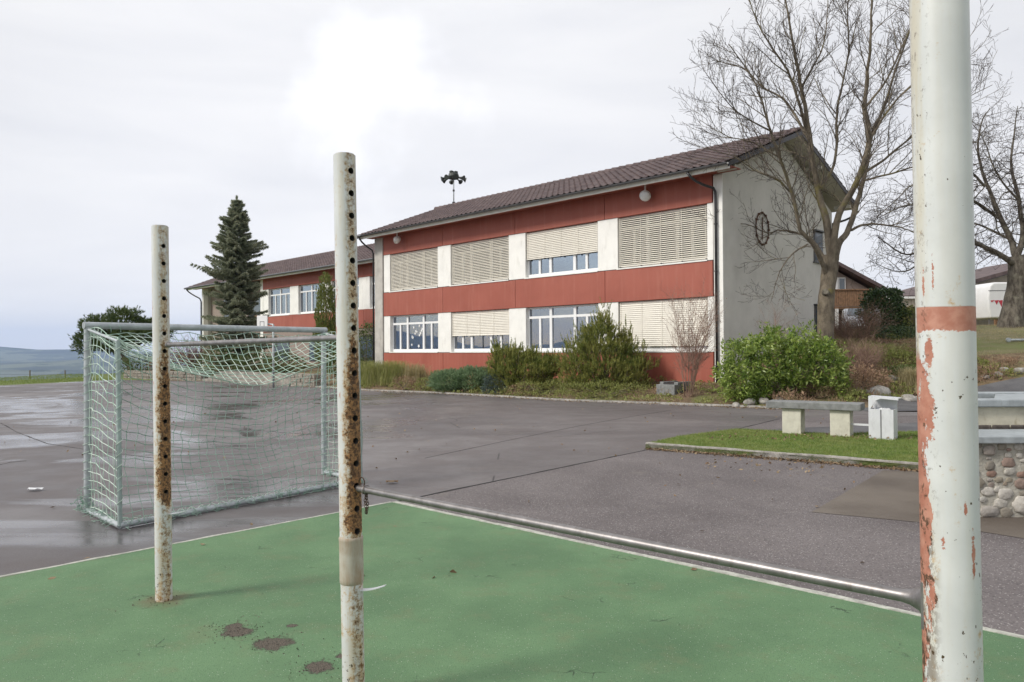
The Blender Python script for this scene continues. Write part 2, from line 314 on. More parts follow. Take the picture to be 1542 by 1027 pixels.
def mats_more():
    m = NM('red_panel'); c = m.mix(m.ramp(m.noise(.6, 5), .3, .7), (.29, .073, .045), (.34, .093, .06)); c = m.mix(m.ramp(m.noise(7, 6, .7, stretch=(1,1,.15)), .5, .8, 0, .22), c, (.22, .065, .04)); c = m.mix(m.math('MULTIPLY', m.ramp(m.noise(3.2, 6, .7, stretch=(1.6,1,.12), loc=(4,0,2)), .48, .7), .3), c, (.42, .17, .12)); m.bump(m.noise(200, 2), .001); m.fin(c, .62)
    m = NM('roof_tile'); vc = m.sep(m.vor(1, 'F1', 'Color', stretch=(3.3, 3.1, 3.1))); n_ = m.noise(2.2, 6, .65)
    c = m.mix(vc[0], (.075, .05, .05), (.135, .095, .09)); c = m.mix(m.ramp(n_, .45, .75, 0, .6), c, (.045, .035, .035)); m.bump(m.noise(60, 3), .003); m.fin(c, .7)
    m = NM('glass'); g = m.n('ShaderNodeBsdfGlossy'); g.inputs['Roughness'].default_value = .015; g.inputs['Color'].default_value = (.8, .87, 1, 1)
    m.l(m.bump(m.noise(1.1, 2), .0015, .4), g.inputs['Normal'])
    t = m.n('ShaderNodeBsdfTransparent'); t.inputs[0].default_value = (.72, .77, .78, 1); fr = m.n('ShaderNodeFresnel'); fr.inputs[0].default_value = 2.0
    ms = m.n('ShaderNodeMixShader'); m.l(m.math('ADD', m.math('MULTIPLY', fr.outputs[0], 1.2), .2, clamp=True), ms.inputs[0]); m.l(t.outputs[0], ms.inputs[1]); m.l(g.outputs[0], ms.inputs[2]); m.l(ms.outputs[0], m.o.inputs[0])
    m = NM('car_glass'); m.fin((.06, .08, .1), .08, 0, 1.)
    # cobble stones, colour per stone
    m = NM('cobble'); g = m.n('ShaderNodeNewGeometry'); cr_ = m.n('ShaderNodeValToRGB'); m.l(g.outputs['Random Per Island'], cr_.inputs[0]); e = cr_.color_ramp.elements
    e[0].color = (.20, .18, .155, 1); e[1].color = (.42, .40, .35, 1)
    for p, c in ((.25, (.33,.29,.22)), (.5, (.24,.15,.115)), (.7, (.36,.35,.32)), (.85, (.5,.47,.42))): q = e.new(p); q.color = (*c, 1)
    c = m.mix(m.ramp(m.noise(22, 6, .7), .4, .75, 0, .5), cr_.outputs[0], (.12, .1, .075)); m.bump(m.noise(45, 4), .004); m.fin(c, .8)
    # soils and planted ground
    m = NM('bed_soil'); c = m.mix(m.ramp(m.noise(3.5, 7, .7), .35, .65), (.10, .065, .035), (.21, .15, .085)); c = m.mix(m.ramp(m.noise(.8, 5), .48, .62, 0, .8), c, (.12, .14, .035)); c = m.mix(m.ramp(m.noise(40, 3), .5, .8, 0, .6), c, (.3, .22, .13)); m.bump(m.noise(14, 6), .05); m.fin(c, .95)
    m = NM('lawn_soil'); c = m.mix(m.ramp(m.noise(2.5, 6, .7), .35, .7), (.10, .145, .025), (.16, .19, .05)); c = m.mix(m.ramp(m.noise(30, 3), .5, .8, 0, .6), c, (.2, .19, .09)); m.bump(m.noise(30, 4), .02); m.fin(c, .95)
    m = NM('hill_grass'); sx_ = m.sep(); c = m.mix(m.ramp(m.noise(1.6, 7, .7), .35, .7), (.14, .135, .05), (.19, .165, .085)); st = m.ramp(m.math('SINE', m.math('MULTIPLY', m.math('ADD', sx_[1], m.math('MULTIPLY', m.noise(.8, 3), .9)), 9.)), -.3, .8, 0, .35)
    c = m.mix(st, c, (.24, .19, .12)); c = m.mix(m.ramp(m.noise(.35, 4), .45, .65, 0, .8), c, (.13, .17, .04)); m.bump(m.noise(25, 4), .02); m.fin(c, .95)
    m = NM('country'); c = m.mix(m.ramp(m.noise(.0022, 8, .6), .44, .56), (.03, .045, .04), (.06, .08, .06)); vcc = m.sep(m.vor(.0045, 'F1', 'Color')); c = m.mix(m.ramp(vcc[0], .6, .62, 0, .6), c, (.15, .17, .11)); c = m.mix(m.ramp(m.noise(.006, 6, .7, loc=(3,1,0)), .55, .6), c, (.03, .05, .025)); m.fin(c, .95)
    m = NM('bark'); c = m.mix(m.ramp(m.noise(5, 7, .7, stretch=(1,1,.5)), .35, .65), (.085, .068, .048), (.20, .165, .118)); c = m.mix(m.ramp(m.noise(1.6, 5, .6, loc=(2,2,2)), .55, .68, 0, .75), c, (.19, .165, .05)); m.bump(m.noise(22, 6, .7, stretch=(1,1,.4)), .02); m.fin(c, .9)
    m = NM('bark_grey'); c = m.mix(m.ramp(m.noise(6, 7, .7, stretch=(1,1,.4)), .35, .65), (.05, .04, .03), (.17, .15, .12)); c = m.mix(m.ramp(m.noise(2.6, 5, .6), .55, .68, 0, .5), c, (.28, .27, .2)); m.bump(m.noise(16, 6, .7, stretch=(1,1,.3)), .04); m.fin(c, .92)
    m = NM('twig'); c = m.mix(m.ramp(m.noise(2, 4), .35, .65), (.04, .03, .025), (.085, .065, .05)); m.fin(c, .85)
    m = NM('twig_red'); c = m.mix(m.ramp(m.noise(3, 4), .35, .65), (.17, .10, .075), (.30, .20, .15)); m.fin(c, .85)
    m = NM('boulder'); c = m.mix(m.ramp(m.noise(6, 7, .7), .35, .65), (.22, .205, .18), (.44, .42, .38)); m.bump(m.noise(12, 6), .02); m.fin(c, .85)
    m = NM('rubble'); v1 = m.n('ShaderNodeTexBrick'); mp_ = m.n('ShaderNodeMapping'); mp_.inputs['Rotation'].default_value = (PI/2, 0, 0); m.l(m.co, mp_.inputs[0]); m.l(mp_.outputs[0], v1.inputs[0])
    v1.inputs['Scale'].default_value = 3.; v1.inputs['Color1'].default_value = (.34,.31,.26,1); v1.inputs['Color2'].default_value = (.2,.17,.13,1); v1.inputs['Mortar'].default_value = (.07,.06,.05,1); v1.inputs['Mortar Size'].default_value = .03
    c = m.mix(m.ramp(m.noise(9, 6, .7), .4, .7, 0, .6), v1.outputs[0], (.42, .39, .33)); m.bump(m.noise(9, 5), .03); m.fin(c, .9)
mats_more()
leafmat('laurel_leaf', [(.045, .095, .018), (.12, .20, .03), (.21, .30, .05), (.38, .45, .12)], .36, .3)
leafmat('pine_needle', [(.055, .085, .02), (.15, .19, .04), (.27, .30, .065), (.40, .38, .12)], .6, .35)
leafmat('spruce_needle', [(.12, .15, .10), (.26, .30, .20), (.42, .42, .29)], .6, .4)
leafmat('juniper_needle', [(.14, .22, .11), (.20, .30, .15), (.28, .37, .21)], .6, .35)
leafmat('blue_needle', [(.06, .09, .08), (.1, .14, .12), (.14, .18, .15)], .6, .1)
leafmat('arbor_leaf', [(.09, .12, .025), (.15, .18, .04), (.21, .23, .06)], .6, .3)
leafmat('dark_needle', [(.05, .085, .025), (.09, .13, .04), (.14, .18, .05)], .6, .25)
leafmat('ivy_leaf', [(.03, .06, .02), (.05, .09, .03), (.09, .13, .045)], .4, .1)
leafmat('shrub_leaf', [(.05, .085, .02), (.09, .13, .03), (.14, .16, .05)], .6, .2)
leafmat('cover_green', [(.14, .17, .04), (.22, .25, .06), (.30, .30, .10)], .7, .2)
leafmat('cover_brown', [(.19, .11, .07), (.30, .19, .12), (.40, .28, .18)], .8, .2)
leafmat('straw', [(.28, .23, .11), (.38, .33, .17), (.48, .41, .25)], .8, .3)
leafmat('tall_grass', [(.21, .25, .06), (.30, .32, .10), (.40, .38, .17)], .7, .3)
leafmat('lawn_blade', [(.085, .15, .018), (.13, .21, .03), (.19, .26, .05), (.25, .26, .08)], .6, .3)
leafmat('litter', [(.13, .08, .045), (.22, .14, .08), (.34, .26, .16), (.10, .06, .035)], .8, .15)
leafmat('net_cord', [(.34, .52, .42), (.50, .66, .55), (.70, .78, .70)], .7, .2)
leafmat('net_dark', [(.14, .25, .19), (.26, .40, .32), (.42, .55, .47)], .8, .1)

def post_mat(name, zlo, zhi, amount, r, primer=False):
    m = NM(name); x, y, z = m.sep(); u = m.math('DIVIDE', x, r)
    n_a = m.noise(46, 7, .8); n_b = m.noise(11, 5, .65, stretch=(1,1,.55), loc=(3,3,3)); n_s = m.noise(30, 4, .6, stretch=(1,1,.08), loc=(1,7,1))
    side = m.ramp(u, .0, .95); core = m.ramp(u, .72, .98)
    zh = m.math('MULTIPLY', m.ramp(z, zlo-.05, zlo+.05), m.ramp(z, zhi-.25, zhi+.35, 1, 0))
    bias = m.math('MULTIPLY', m.math('ADD', m.math('MULTIPLY', side, zh), m.math('MULTIPLY', core, m.ramp(z, zlo-.1, zlo, .15, .5))), amount)
    k = m.math('ADD', bias, m.math('ADD', m.math('MULTIPLY', n_a, 1.), m.math('ADD', m.math('MULTIPLY', n_b, .7), m.math('MULTIPLY', n_s, .25))))
    low = m.ramp(z, .1, 1.6, .09, 0.)
    k = m.math('ADD', k, m.math('ADD', low, -.06 if primer else 0.))
    paint = m.mix(m.ramp(m.noise(5, 5, .6), .3, .7), (.54, .545, .535), (.62, .622, .61))
    paint = m.mix(m.math('MULTIPLY', m.ramp(n_s, .4, .65), m.math('ADD', m.math('MULTIPLY', side, .55), .10)), paint, (.50, .42, .27))
    rust_o = m.mix(m.ramp(m.noise(70, 5, .7, loc=(5,5,1)), .42, .6), (.075, .038, .02), (.36, .185, .075))
    c = m.mix(m.math('MULTIPLY', m.ramp(k, 1.04, 1.2), .8), paint, (.47, .31, .15)); hard = m.ramp(k, 1.20, 1.245); c = m.mix(hard, c, rust_o)
    c = m.mix(m.math('MULTIPLY', m.math('MULTIPLY', core, m.ramp(n_a, .45, .6)), .55), c, (.09, .055, .035))
    # pinhole rust specks, irregular
    fl = m.math('ADD', m.noise(62, 3, .6, loc=(2,9,4), stretch=(1,1,.8)), m.math('MULTIPLY', m.noise(4, 3, loc=(8,1,2)), .35)); dots = m.ramp(m.math('ADD', fl, m.ramp(z, .2, 2.2, .05+(.055 if primer else 0), -.05+(.045 if primer else 0))), .90, .915)
    c = m.mix(dots, c, (.07, .045, .02))
    if primer:
        w_ = m.noise(11, 6, .7, stretch=(1,1,.45), loc=(1,8,2))
        pl = m.ramp(m.math('ADD', m.math('MULTIPLY', u, .42), m.math('ADD', m.math('MULTIPLY', w_, 1.2), m.ramp(z, 1.0, 1.65, .02, .05))), .90, .912)
        pl = m.math('MULTIPLY', pl, m.math('MULTIPLY', m.ramp(z, 1.66, 1.70, 1, 0), m.ramp(u, -.05, .12)))
        zb = m.math('ADD', z, m.math('MULTIPLY', m.math('SUBTRACT', m.noise(26, 5, .7), .5), .035)); band = m.math('MULTIPLY', m.ramp(zb, 1.738, 1.741), m.ramp(m.math('ADD', z, m.math('MULTIPLY', m.math('SUBTRACT', m.noise(9, 2, .5), .5), .012)), 1.797, 1.8, 1, 0))
        band = m.math('MULTIPLY', band, m.ramp(u, .84, .88, 1, 0))
        def spot(ang, zc, hw, hh, wob=.5):
            a_ = math.radians(ang); dn = m.n('ShaderNodeVectorMath'); dn.operation = 'DISTANCE'; mpv = m.n('ShaderNodeMapping'); k_ = hw/hh; mpv.inputs['Scale'].default_value = (1, 1, k_); m.l(m.co, mpv.inputs[0]); m.l(mpv.outputs[0], dn.inputs[0])
            dn.inputs[1].default_value = (r*math.cos(a_), r*math.sin(a_), k_*zc); return m.ramp(m.math('ADD', dn.outputs['Value'], m.math('MULTIPLY', m.math('SUBTRACT', m.noise(55, 6, .75, loc=(ang, 1, 0)), .5), max(hw, .006)*wob*5)), hw, hw*1.08, 1, 0)
        pm = m.math('MAXIMUM', pl, band)
        for a in ((68,1.685,.011,.034), (52,1.57,.02,.07,.8), (66,1.53,.012,.05,.8), (150,1.19,.004,.05,.9), (134,1.30,.003,.012), (80,1.87,.002,.03), (58,1.86,.003,.03), (60,1.24,.006,.02,.9), (90,1.22,.004,.012,.8)): pm = m.math('MAXIMUM', pm, spot(*a))
        pc = m.mix(m.ramp(m.noise(30, 5), .35, .7), (.38, .15, .10), (.48, .23, .165)); c = m.mix(pm, c, pc)
        deep = m.math('MULTIPLY', m.math('MAXIMUM', pl, m.math('MULTIPLY', m.ramp(u, .0, .5), .6)), m.ramp(m.math('ADD', m.noise(48, 7, .8, stretch=(1,1,.6)), m.ramp(z, .9, 1.55, .08, -.03)), .545, .585)); c = m.mix(deep, c, (.085, .045, .025)); hard = m.math('MAXIMUM', m.math('MULTIPLY', hard, .5), m.math('MULTIPLY', pm, .4))
    else:
        sp = m.math('MULTIPLY', m.ramp(m.noise(7, 5, .55, stretch=(1,1,.4), loc=(7,2,5)), .64, .65), m.ramp(u, .1, .2, 1, 0)); c = m.mix(sp, c, (.40, .20, .155))
    m.bump(m.math('SUBTRACT', m.math('MULTIPLY', hard, n_a), m.math('ADD', m.math('MULTIPLY', hard, .8), m.math('MULTIPLY', dots, .5))), .0025, .9)
    m.fin(c, m.ramp(hard, 0, 1, .42, .9)); return m.m

# ---------------------------------------------------------------- terrain
P2 = lambda *a: np.array(a, float)
edge = [(-23.9,45.2),(-18.14,42.5),(-14.5,39.6),(-9.88,35.05),(-6.35,31.28),(-3.16,29.06),(1.91,24.16),(5.65,21.88),(7.51,20.52),(9.4,20.9),(11.41,22.21),(13.2,23.7)]
ctrl = [(x, y, .03) for x, y in edge]+[(7,25,.52),(3.5,28.5,.5),(0,32,.5),(-6.5,38.5,.5),(8.6,24.2,.8),(10.7,25,1.2),(9.6,22.8,.65),(12.3,24.6,.8),(11.5,28,1.6),(13.5,31,2.1),(15.6,31,2.2),(17,38,2.6),(26,42,2.7),(22.2,33,2.6),
 (15.6,25.2,1.14),(17.5,25.5,1.35),(21,25.5,1.6),(14.9,24,.28),(16.6,24,.62),(20,24,1.0),(11,19.8,0),(15,20,.12),(18,20,.55),(22,20,1.0),(12,16,0),(16,14,.1),(60,60,3.5),(30,80,3),(0,60,1.2),(-10,46,.6),(-28,62,.3),(-25,48,.25),(-18,46,.5),(-12,41,.5),(40,22,2.5),(60,0,2.5),(20,60,2.8),(24,28,2.1),(30,36,2.8)]
CP = np.array(ctrl); 
def tps(r): return np.where(r > 1e-9, r*r*np.log(r+1e-12), 0)
_A = tps(np.linalg.norm(CP[:,None,:2]-CP[None,:,:2], axis=2)); _n = len(CP); _M = np.zeros((_n+3, _n+3)); _M[:_n,:_n] = _A+np.eye(_n)*2.; _M[:_n,_n] = 1; _M[:_n,_n+1:] = CP[:,:2]; _M[_n:,:_n] = _M[:_n,_n:].T
_w = np.linalg.solve(_M, np.r_[CP[:,2], 0, 0, 0])
def Hraw(x, y):
    x = np.asarray(x, float); y = np.asarray(y, float); r = np.hypot(x[...,None]-CP[:,0], y[...,None]-CP[:,1])
    return tps(r)@_w[:_n]+_w[_n]+_w[_n+1]*x+_w[_n+2]*y
def inpoly(x, y, poly):
    x = np.asarray(x, float); y = np.asarray(y, float); c = np.zeros(x.shape, bool); n = len(poly); j = n-1
    for i in range(n):
        xi, yi = poly[i]; xj, yj = poly[j]
        c ^= ((yi > y) != (yj > y)) & (x < (xj-xi)*(y-yi)/((yj-yi)+1e-12)+xi); j = i
    return c
def edist(x, y, pl):
    x = np.asarray(x, float); y = np.asarray(y, float); d = np.full(x.shape, 1e9)
    for (a, b), (c, e) in zip(pl[:-1], pl[1:]):
        t = np.clip(((x-a)*(c-a)+(y-b)*(e-b))/((c-a)**2+(e-b)**2), 0, 1); d = np.minimum(d, np.hypot(x-a-t*(c-a), y-b-t*(e-b)))
    return d
path_lo = [(9.4,19.6),(11.5,19.2),(15,19.6),(18,20.2),(24,21)]
path_hi = [(9.4,20.9),(11.41,22.21),(13.2,23.7),(14.9,24),(16.6,24.05),(20,24.1),(24,24.5)]
yard = [(-26.3,38.03),(-23.9,45.2)]+edge[1:10]+[(9.4,19.6),(11.5,19.2),(14,19.3),(15,10),(30,9),(30,-30),(-50,-30),(-45,2)]
def Hg(x, y):
    """ground height of the planted terrain near the yard"""
    h = Hraw(x, y); d = edist(x, y, yard+[yard[0]]); ins = inpoly(x, y, yard)
    h = np.clip(h, .02, 4.)*np.clip(d/.35, .15, 1) ; return np.where(ins, -.06, h)
def Hgs(x, y): return float(Hg(np.array([x]), np.array([y]))[0])
def ground():
    # one sheet out to the horizon: level near the school, falling away beyond the verge into a valley, hills behind
    def axis(lo, hi, near0, near1, step):
        a = list(np.arange(near0, near1+.01, step)); s = step
        while a[-1] < hi: s *= 1.16; a.append(a[-1]+s)
        s = step; b = []
        v = near0
        while v > lo: s *= 1.16; v -= s; b.append(v)
        return np.array(b[::-1]+a)
    xs = axis(-9000, 2600, -40, 34, .8); ys = axis(-500, 9500, -6, 66, .8)
    X, Y = np.meshgrid(xs, ys); near = np.clip(Hg(X, Y), -.06, 3.6)
    q = (X+30.5)*(-.9)+(Y-46)*.43                                  # beyond the crest of the verge
    q2 = np.maximum(q, 0); q2 = np.maximum(q2, np.maximum((Y-110)*.8, 0))
    drop = 150*(1-np.exp(-(q2*.17+.004*q2**2*np.exp(-q2/60))/150))
    zz = np.where(np.hypot(X, Y) < 110, near, np.clip(near, 0, 3))-drop
    D = np.hypot(X, Y); h = 0
    ang = np.arctan2(X, Y)
    for (d0, wdt, hh, f, ph) in ((5300, 700, 120, 9, .3), (7000, 900, 225, 6, 1.9), (8300, 700, 430, 11, 4.)):
        prof = .62+.22*np.sin(ang*f+ph)+.10*np.sin(ang*f*2.7+ph*3)+.05*np.sin(ang*f*7.1+ph)+.025*np.sin(ang*f*19+ph)
        h = np.maximum(h, hh*prof*np.exp(-((D-d0)/wdt)**2))
    zz = zz+np.where(D > 2500, h, 0)
    v = np.stack([X, Y, zz-.02], -1).reshape(-1, 3); nx = len(xs); ny = len(ys)
    I = (np.arange(ny-1)[:,None]*nx+np.arange(nx-1)[None,:]).ravel(); f = np.stack([I, I+1, I+nx+1, I+nx], 1)
    me = bpy.data.meshes.new('ground'); me.from_pydata(v.tolist(), [], f.tolist())
    cx = (X[:-1,:-1]+X[1:,1:]).ravel()/2; cy = (Y[:-1,:-1]+Y[1:,1:]).ravel()/2
    mi = np.where(np.hypot(cx, cy) > 120, 2, 0)
    lawn = ((cx < -21) & (mi == 0)) | ((cx > 13.5) & (cy < 19.6) & (mi == 0)); mi = np.where(lawn, 1, mi)
    hill = (mi == 0) & (cx > 14.5) & (cy > 25.6); mi = np.where(hill, 3, mi)
    for k in ('bed_soil', 'lawn_soil', 'country', 'hill_grass'): me.materials.append(MAT[k])
    me.polygons.foreach_set('material_index', mi.astype(np.int32)); me.polygons.foreach_set('use_smooth', [True]*len(me.polygons)); me.update()
    tag(link(bpy.data.objects.new('ground', me)), kind='structure')
ground()
def sheet(name, poly, z, mat, thick=None):
    m = MB(); n = len(poly)
    if thick: m.prism(poly, z-thick, z)
    else: m.add([(x, y, z) for x, y in poly], [tuple(range(n))])
    o = m.build(name, MAT[mat]); fix_normals(o) if thick else None
    if not thick and o.data.polygons[0].normal.z < 0: o.data.flip_normals()
    return tag(o, kind='structure')
sheet('yard', yard, 0, 'yard_asphalt')
seam = [G(590,758)[:2], G(975,678)[:2], G(1060,659)[:2], G(1175,631)[:2]]
seam[0] = P2(-1.34, 8.23)
c0 = P2(-1.34, 8.23); eL = P2(-3.85, 5.57)-c0; eL /= np.linalg.norm(eL); eR = P2(2.94, 4.29)-c0; eR /= np.linalg.norm(eR)
sheet('parking_lot', [tuple(c0), tuple(c0+eR*16), (16,-6), (14.8,10), (13.9,17.5), (9.2,18.4)]+[tuple(s) for s in seam[:0:-1]], .004, 'lot_asphalt')
court = [tuple(c0), tuple(c0+eL*16), tuple(c0+eL*16+eR*16), tuple(c0+eR*16)]
sheet('court_surface', court, .012, 'court_rubber', .03)
def strip(name, pts, w, z0, z1, mat, side=1, wob=.15):
    m = MB(); pts = [np.array(p[:2], float) for p in pts]; res = []
    for a, b in zip(pts[:-1], pts[1:]):
        k = max(2, int(np.linalg.norm(b-a)/.25)); res += [a+(b-a)*i/k for i in range(k)]
    res.append(pts[-1]); res = np.array(res); tg = np.gradient(res, axis=0); tg /= np.linalg.norm(tg, axis=1)[:,None]; nrm = np.stack([-tg[:,1], tg[:,0]], 1)*side
    ww = w*(1+RNG.uniform(-wob, wob, len(res))); zt = z1+RNG.uniform(-.12, .12, len(res))*(z1-z0)*.4
    A, B = res, res+nrm*ww[:,None]; v = []
    for i in range(len(res)): v += [(*A[i], z0), (*A[i], zt[i]), (*B[i], zt[i]), (*B[i], z0)]
    f = []
    for i in range(len(res)-1):
        for j in range(4): a = i*4+j; b = i*4+(j+1) % 4; f.append((a, b, b+4, a+4))
    f += [(3,2,1,0), tuple((len(res)-1)*4+j for j in range(4))]
    m.add(v, f); o = m.build(name, MAT[mat]); fix_normals(o); return tag(o, kind='structure')
strip('court_kerb', [c0, c0+eR*15], .055, -.02, .017, 'court_edge', 1, .25)
strip('court_kerb', [c0, c0+eL*15], .035, -.02, .015, 'court_edge', -1, .3)
strip('drain_joint', [s for s in seam], .035, -.02, .0075, 'joint_dark', 1, .4)
for a_, b_, w_ in (((0,637),(70,668),.02), ((70,668),(232,690),.012), ((0,700),(40,694),.012), ((300,640),(470,655),.012), ((640,690),(880,640),.010), ((880,640),(1010,618),.010)): strip('repair_joint', [G(*a_)[:2], (G(*a_)[:2]+G(*b_)[:2])/2+RNG.normal(0,.04,2), G(*b_)[:2]], w_, -.01, .003, 'joint_dark', 1, .6)
# grass island with kerb
isl = [G(972,676)[:2], G(1100,686)[:2], G(1250,698)[:2], G(1400,711,0)[:2]]
isl_back = [P2(9.4,13.0), P2(8.6,14.3), G(1340,657)[:2], G(1250,660)[:2], G(1170,655)[:2], G(1110,652)[:2], G(1020,664)[:2]]
isl_poly = [tuple(p) for p in isl]+[(8.6,10.2)]+[tuple(p) for p in isl_back]
strip('island_kerb', isl+[P2(8.6,9.2)], .09, -.02, .105, 'kerb_concrete', 1, .12)
sheet('island_lawn', isl_poly, .085, 'lawn_soil', .10)
sheet('asphalt_patch', [tuple(G(1222,772)[:2]), tuple(G(1330,709)[:2]), tuple(G(1400,712)[:2]), (9,9.4), (9,6.2), tuple(G(1542,812)[:2]), tuple(G(1400,789)[:2])], .008, 'patch_asphalt')
# grey strip behind the bench
sheet('bench_path', [tuple(G(1060,661)[:2]), tuple(G(1175,646)[:2]), tuple(G(1400,636)[:2]), (13,14), (9,13.2), tuple(G(1400,664)[:2]), tuple(G(1110,658)[:2])], .008, 'path_asphalt')
def path_mesh():
    def res(pl, n):
        pl = np.array(pl, float); s = np.r_[0, np.cumsum(np.linalg.norm(np.diff(pl, axis=0), axis=1))]; t = np.linspace(0, s[-1], n); return np.stack([np.interp(t, s, pl[:,i]) for i in range(2)], 1)
    A, B = res(path_lo, 28), res(path_hi, 28); v = []; 
    for i in range(28):
        for j in range(9): p = A[i]+(B[i]-A[i])*j/8; v.append((*p, max(.004, float(np.clip(Hraw(*[np.array([q]) for q in p]), 0, 3)[0]))+.035 if i > 3 else .006+.01*i))
    f = [(i*9+j, i*9+j+1, i*9+j+10, i*9+j+9) for i in range(27) for j in range(8)]
    m = MB(); m.add(v, f); o = m.build('path', MAT['path_asphalt'], smooth=True)
    if o.data.polygons[0].normal.z < 0: o.data.flip_normals()
    tag(o, kind='structure')
path_mesh()
strip('bed_kerb', edge[3:9], .12, -.02, .06, 'kerb_concrete', 1, .35)
strip('bed_kerb', [(7.51,20.52),(9.4,20.9),(11.41,22.21),(13.2,23.7)], .12, -.02, .07, 'kerb_concrete', 1, .35)

# ---------------------------------------------------------------- school building
def tile_roof(name, u0, u1, o_eave, z_eave, o_ridge, z_ridge, mat, parent, pitch=.30, course=.36):
    Ls = math.hypot(o_ridge-o_eave, z_ridge-z_eave); du, dz = (o_ridge-o_eave)/Ls, (z_ridge-z_eave)/Ls
    sgn = 1 if o_eave > o_ridge else -1; no, nz = (abs(dz)*sgn, abs(du))
    nc = int((u1-u0)/pitch); nr = int(Ls/course); k = 5
    us = np.linspace(u0, u1, nc*k+1); wav = .022*np.cos(np.arange(nc*k+1)*2*PI/k)+.008*np.cos(np.arange(nc*k+1)*4*PI/k)
    rows = []
    for r_ in range(nr+1):
        s = r_*Ls/nr
        if r_ > 0: rows.append((s, .0))
        if r_ < nr: rows.append((s+.001, .035))
    v = []
    for s, h in rows:
        jit = RNG.normal(0, .003, nc*k+1)
        hh = h+wav+.02+jit
        v.append(np.stack([us, o_eave+du*s+no*hh, z_eave+dz*s+nz*hh], 1))
    n = nc*k+1; v = np.concatenate(v); f = []
    for r_ in range(len(rows)-1):
        for c in range(n-1): a = r_*n+c; f.append((a, a+1, a+1+n, a+n) if sgn > 0 else (a, a+n, a+n+1, a+1))
    m = MB(); m.add(v, f); return m.build(name, mat, parent)
def window(parent, u0, u1, z0, z1, o=-.16, blind=None, curtain=None, secs=3):
    fr = MB(); w = u1-u0; t = .07; zt = z0+(z1-z0)*.77; d0, d1 = o-.05, o+.03
    fr.box((u0,d0,z0), (u0+t,d1,z1)); fr.box((u1-t,d0,z0), (u1,d1,z1)); fr.box((u0+t,d0,z1-t), (u1-t,d1,z1)); fr.box((u0+t,d0,z0), (u1-t,d1,z0+.13))
    cuts = [u0+t]+[u0+w*i/secs for i in range(1, secs)]+[u1-t]
    for c in cuts[1:-1]: fr.box((c-.065,d0,z0+.13), (c+.065,d1+.015,z1-t))
    fr.box((u0+t,d0,zt-.05), (u1-t,d1+.008,zt+.05))
    for i in range(secs):
        if secs == 3 and i == 1: continue
        c = (cuts[i]+cuts[i+1])/2; fr.box((c-.055,d0,z0+.13), (c+.055,d1+.004,zt-.05))
    wn = fr.build('window', MAT['frame_white'], parent)
    g = MB(); g.box((u0+t,o-.018,z0+.1), (u1-t,o-.012,z1-t)); g.build('pane', MAT['glass'], wn)
    s = MB(); s.box((u0-.02, o, z0-.05), (u1+.02, .085, z0-.004)); s.build('sill', MAT['white_paint'], wn)
    if curtain:
        cm = MB(); a, b, za, zb = curtain; n = 40; us = np.linspace(u0+w*a, u0+w*b, n); ph = np.arange(n)
        v = [(u, o-.17+.035*math.sin(i*1.9)+.015*math.sin(i*.7), z) for z in (z0+(z1-z0)*za, z0+(z1-z0)*zb) for i, u in enumerate(us)]
        cm.add(v, [(i, i+1, n+i+1, n+i) for i in range(n-1)]); cm.build('curtain', MAT['curtain'], wn)
    if blind:
        drop, tilt = blind; b = MB(); zb = z1-(z1-z0)*drop; pz = .072; zz = z1-.05; oc = o+.10; a = math.radians(tilt)
        while zz > zb+.02:
            c_, s_ = math.cos(a)*.042, math.sin(a)*.042; th = .003; j = random.uniform(-.0015, .0015)
            b.add([(u0+.03,oc-c_,zz+s_+j),(u1-.03,oc-c_,zz+s_-j),(u1-.03,oc,zz+.006),(u0+.03,oc,zz+.006),(u1-.03,oc+c_,zz-s_-j),(u0+.03,oc+c_,zz-s_+j)], [(0,1,2,3),(3,2,4,5)]); zz -= pz
        b.box((u0+.03,oc-.03,zb-.015), (u1-.03,oc+.03,zb+.02))
        for q in (.02, .27, .5, .73, .98): uu = u0+w*q; b.box((uu-.006,oc+.045,zb), (uu+.006,oc+.048,z1-.03))
        bb = b.build('blind', MAT['blind_cream'], wn)
        for q in (.02, .27, .5, .73, .98): k = MB(); uu = u0+w*q; k.box((uu-.02,oc-.02,zb-.05), (uu+.02,oc+.05,zb-.016)); k.build('blind_weight', MAT['dark_metal'], bb)
    return wn
def downpipe(parent, pts, r=.045):
    m = MB(); m.tube(pts, r, 10)
    p = np.array(pts[-1]); 
    for z in np.arange(p[2]+.6, pts[-2][2]-.1, 1.6): m.tube([(p[0], p[1], z-.02), (p[0], p[1], z+.02)], r*1.35, 10)
    return m.build('downpipe', MAT['dark_metal'], parent, smooth=True)
def bend(a, b, c, n=6):
    a, b, c = [np.array(q, float) for q in (a, b, c)]; return [tuple((1-t)**2*a+2*t*(1-t)*b+t*t*c) for t in np.linspace(0, 1, n)]
RZ = math.radians(135)
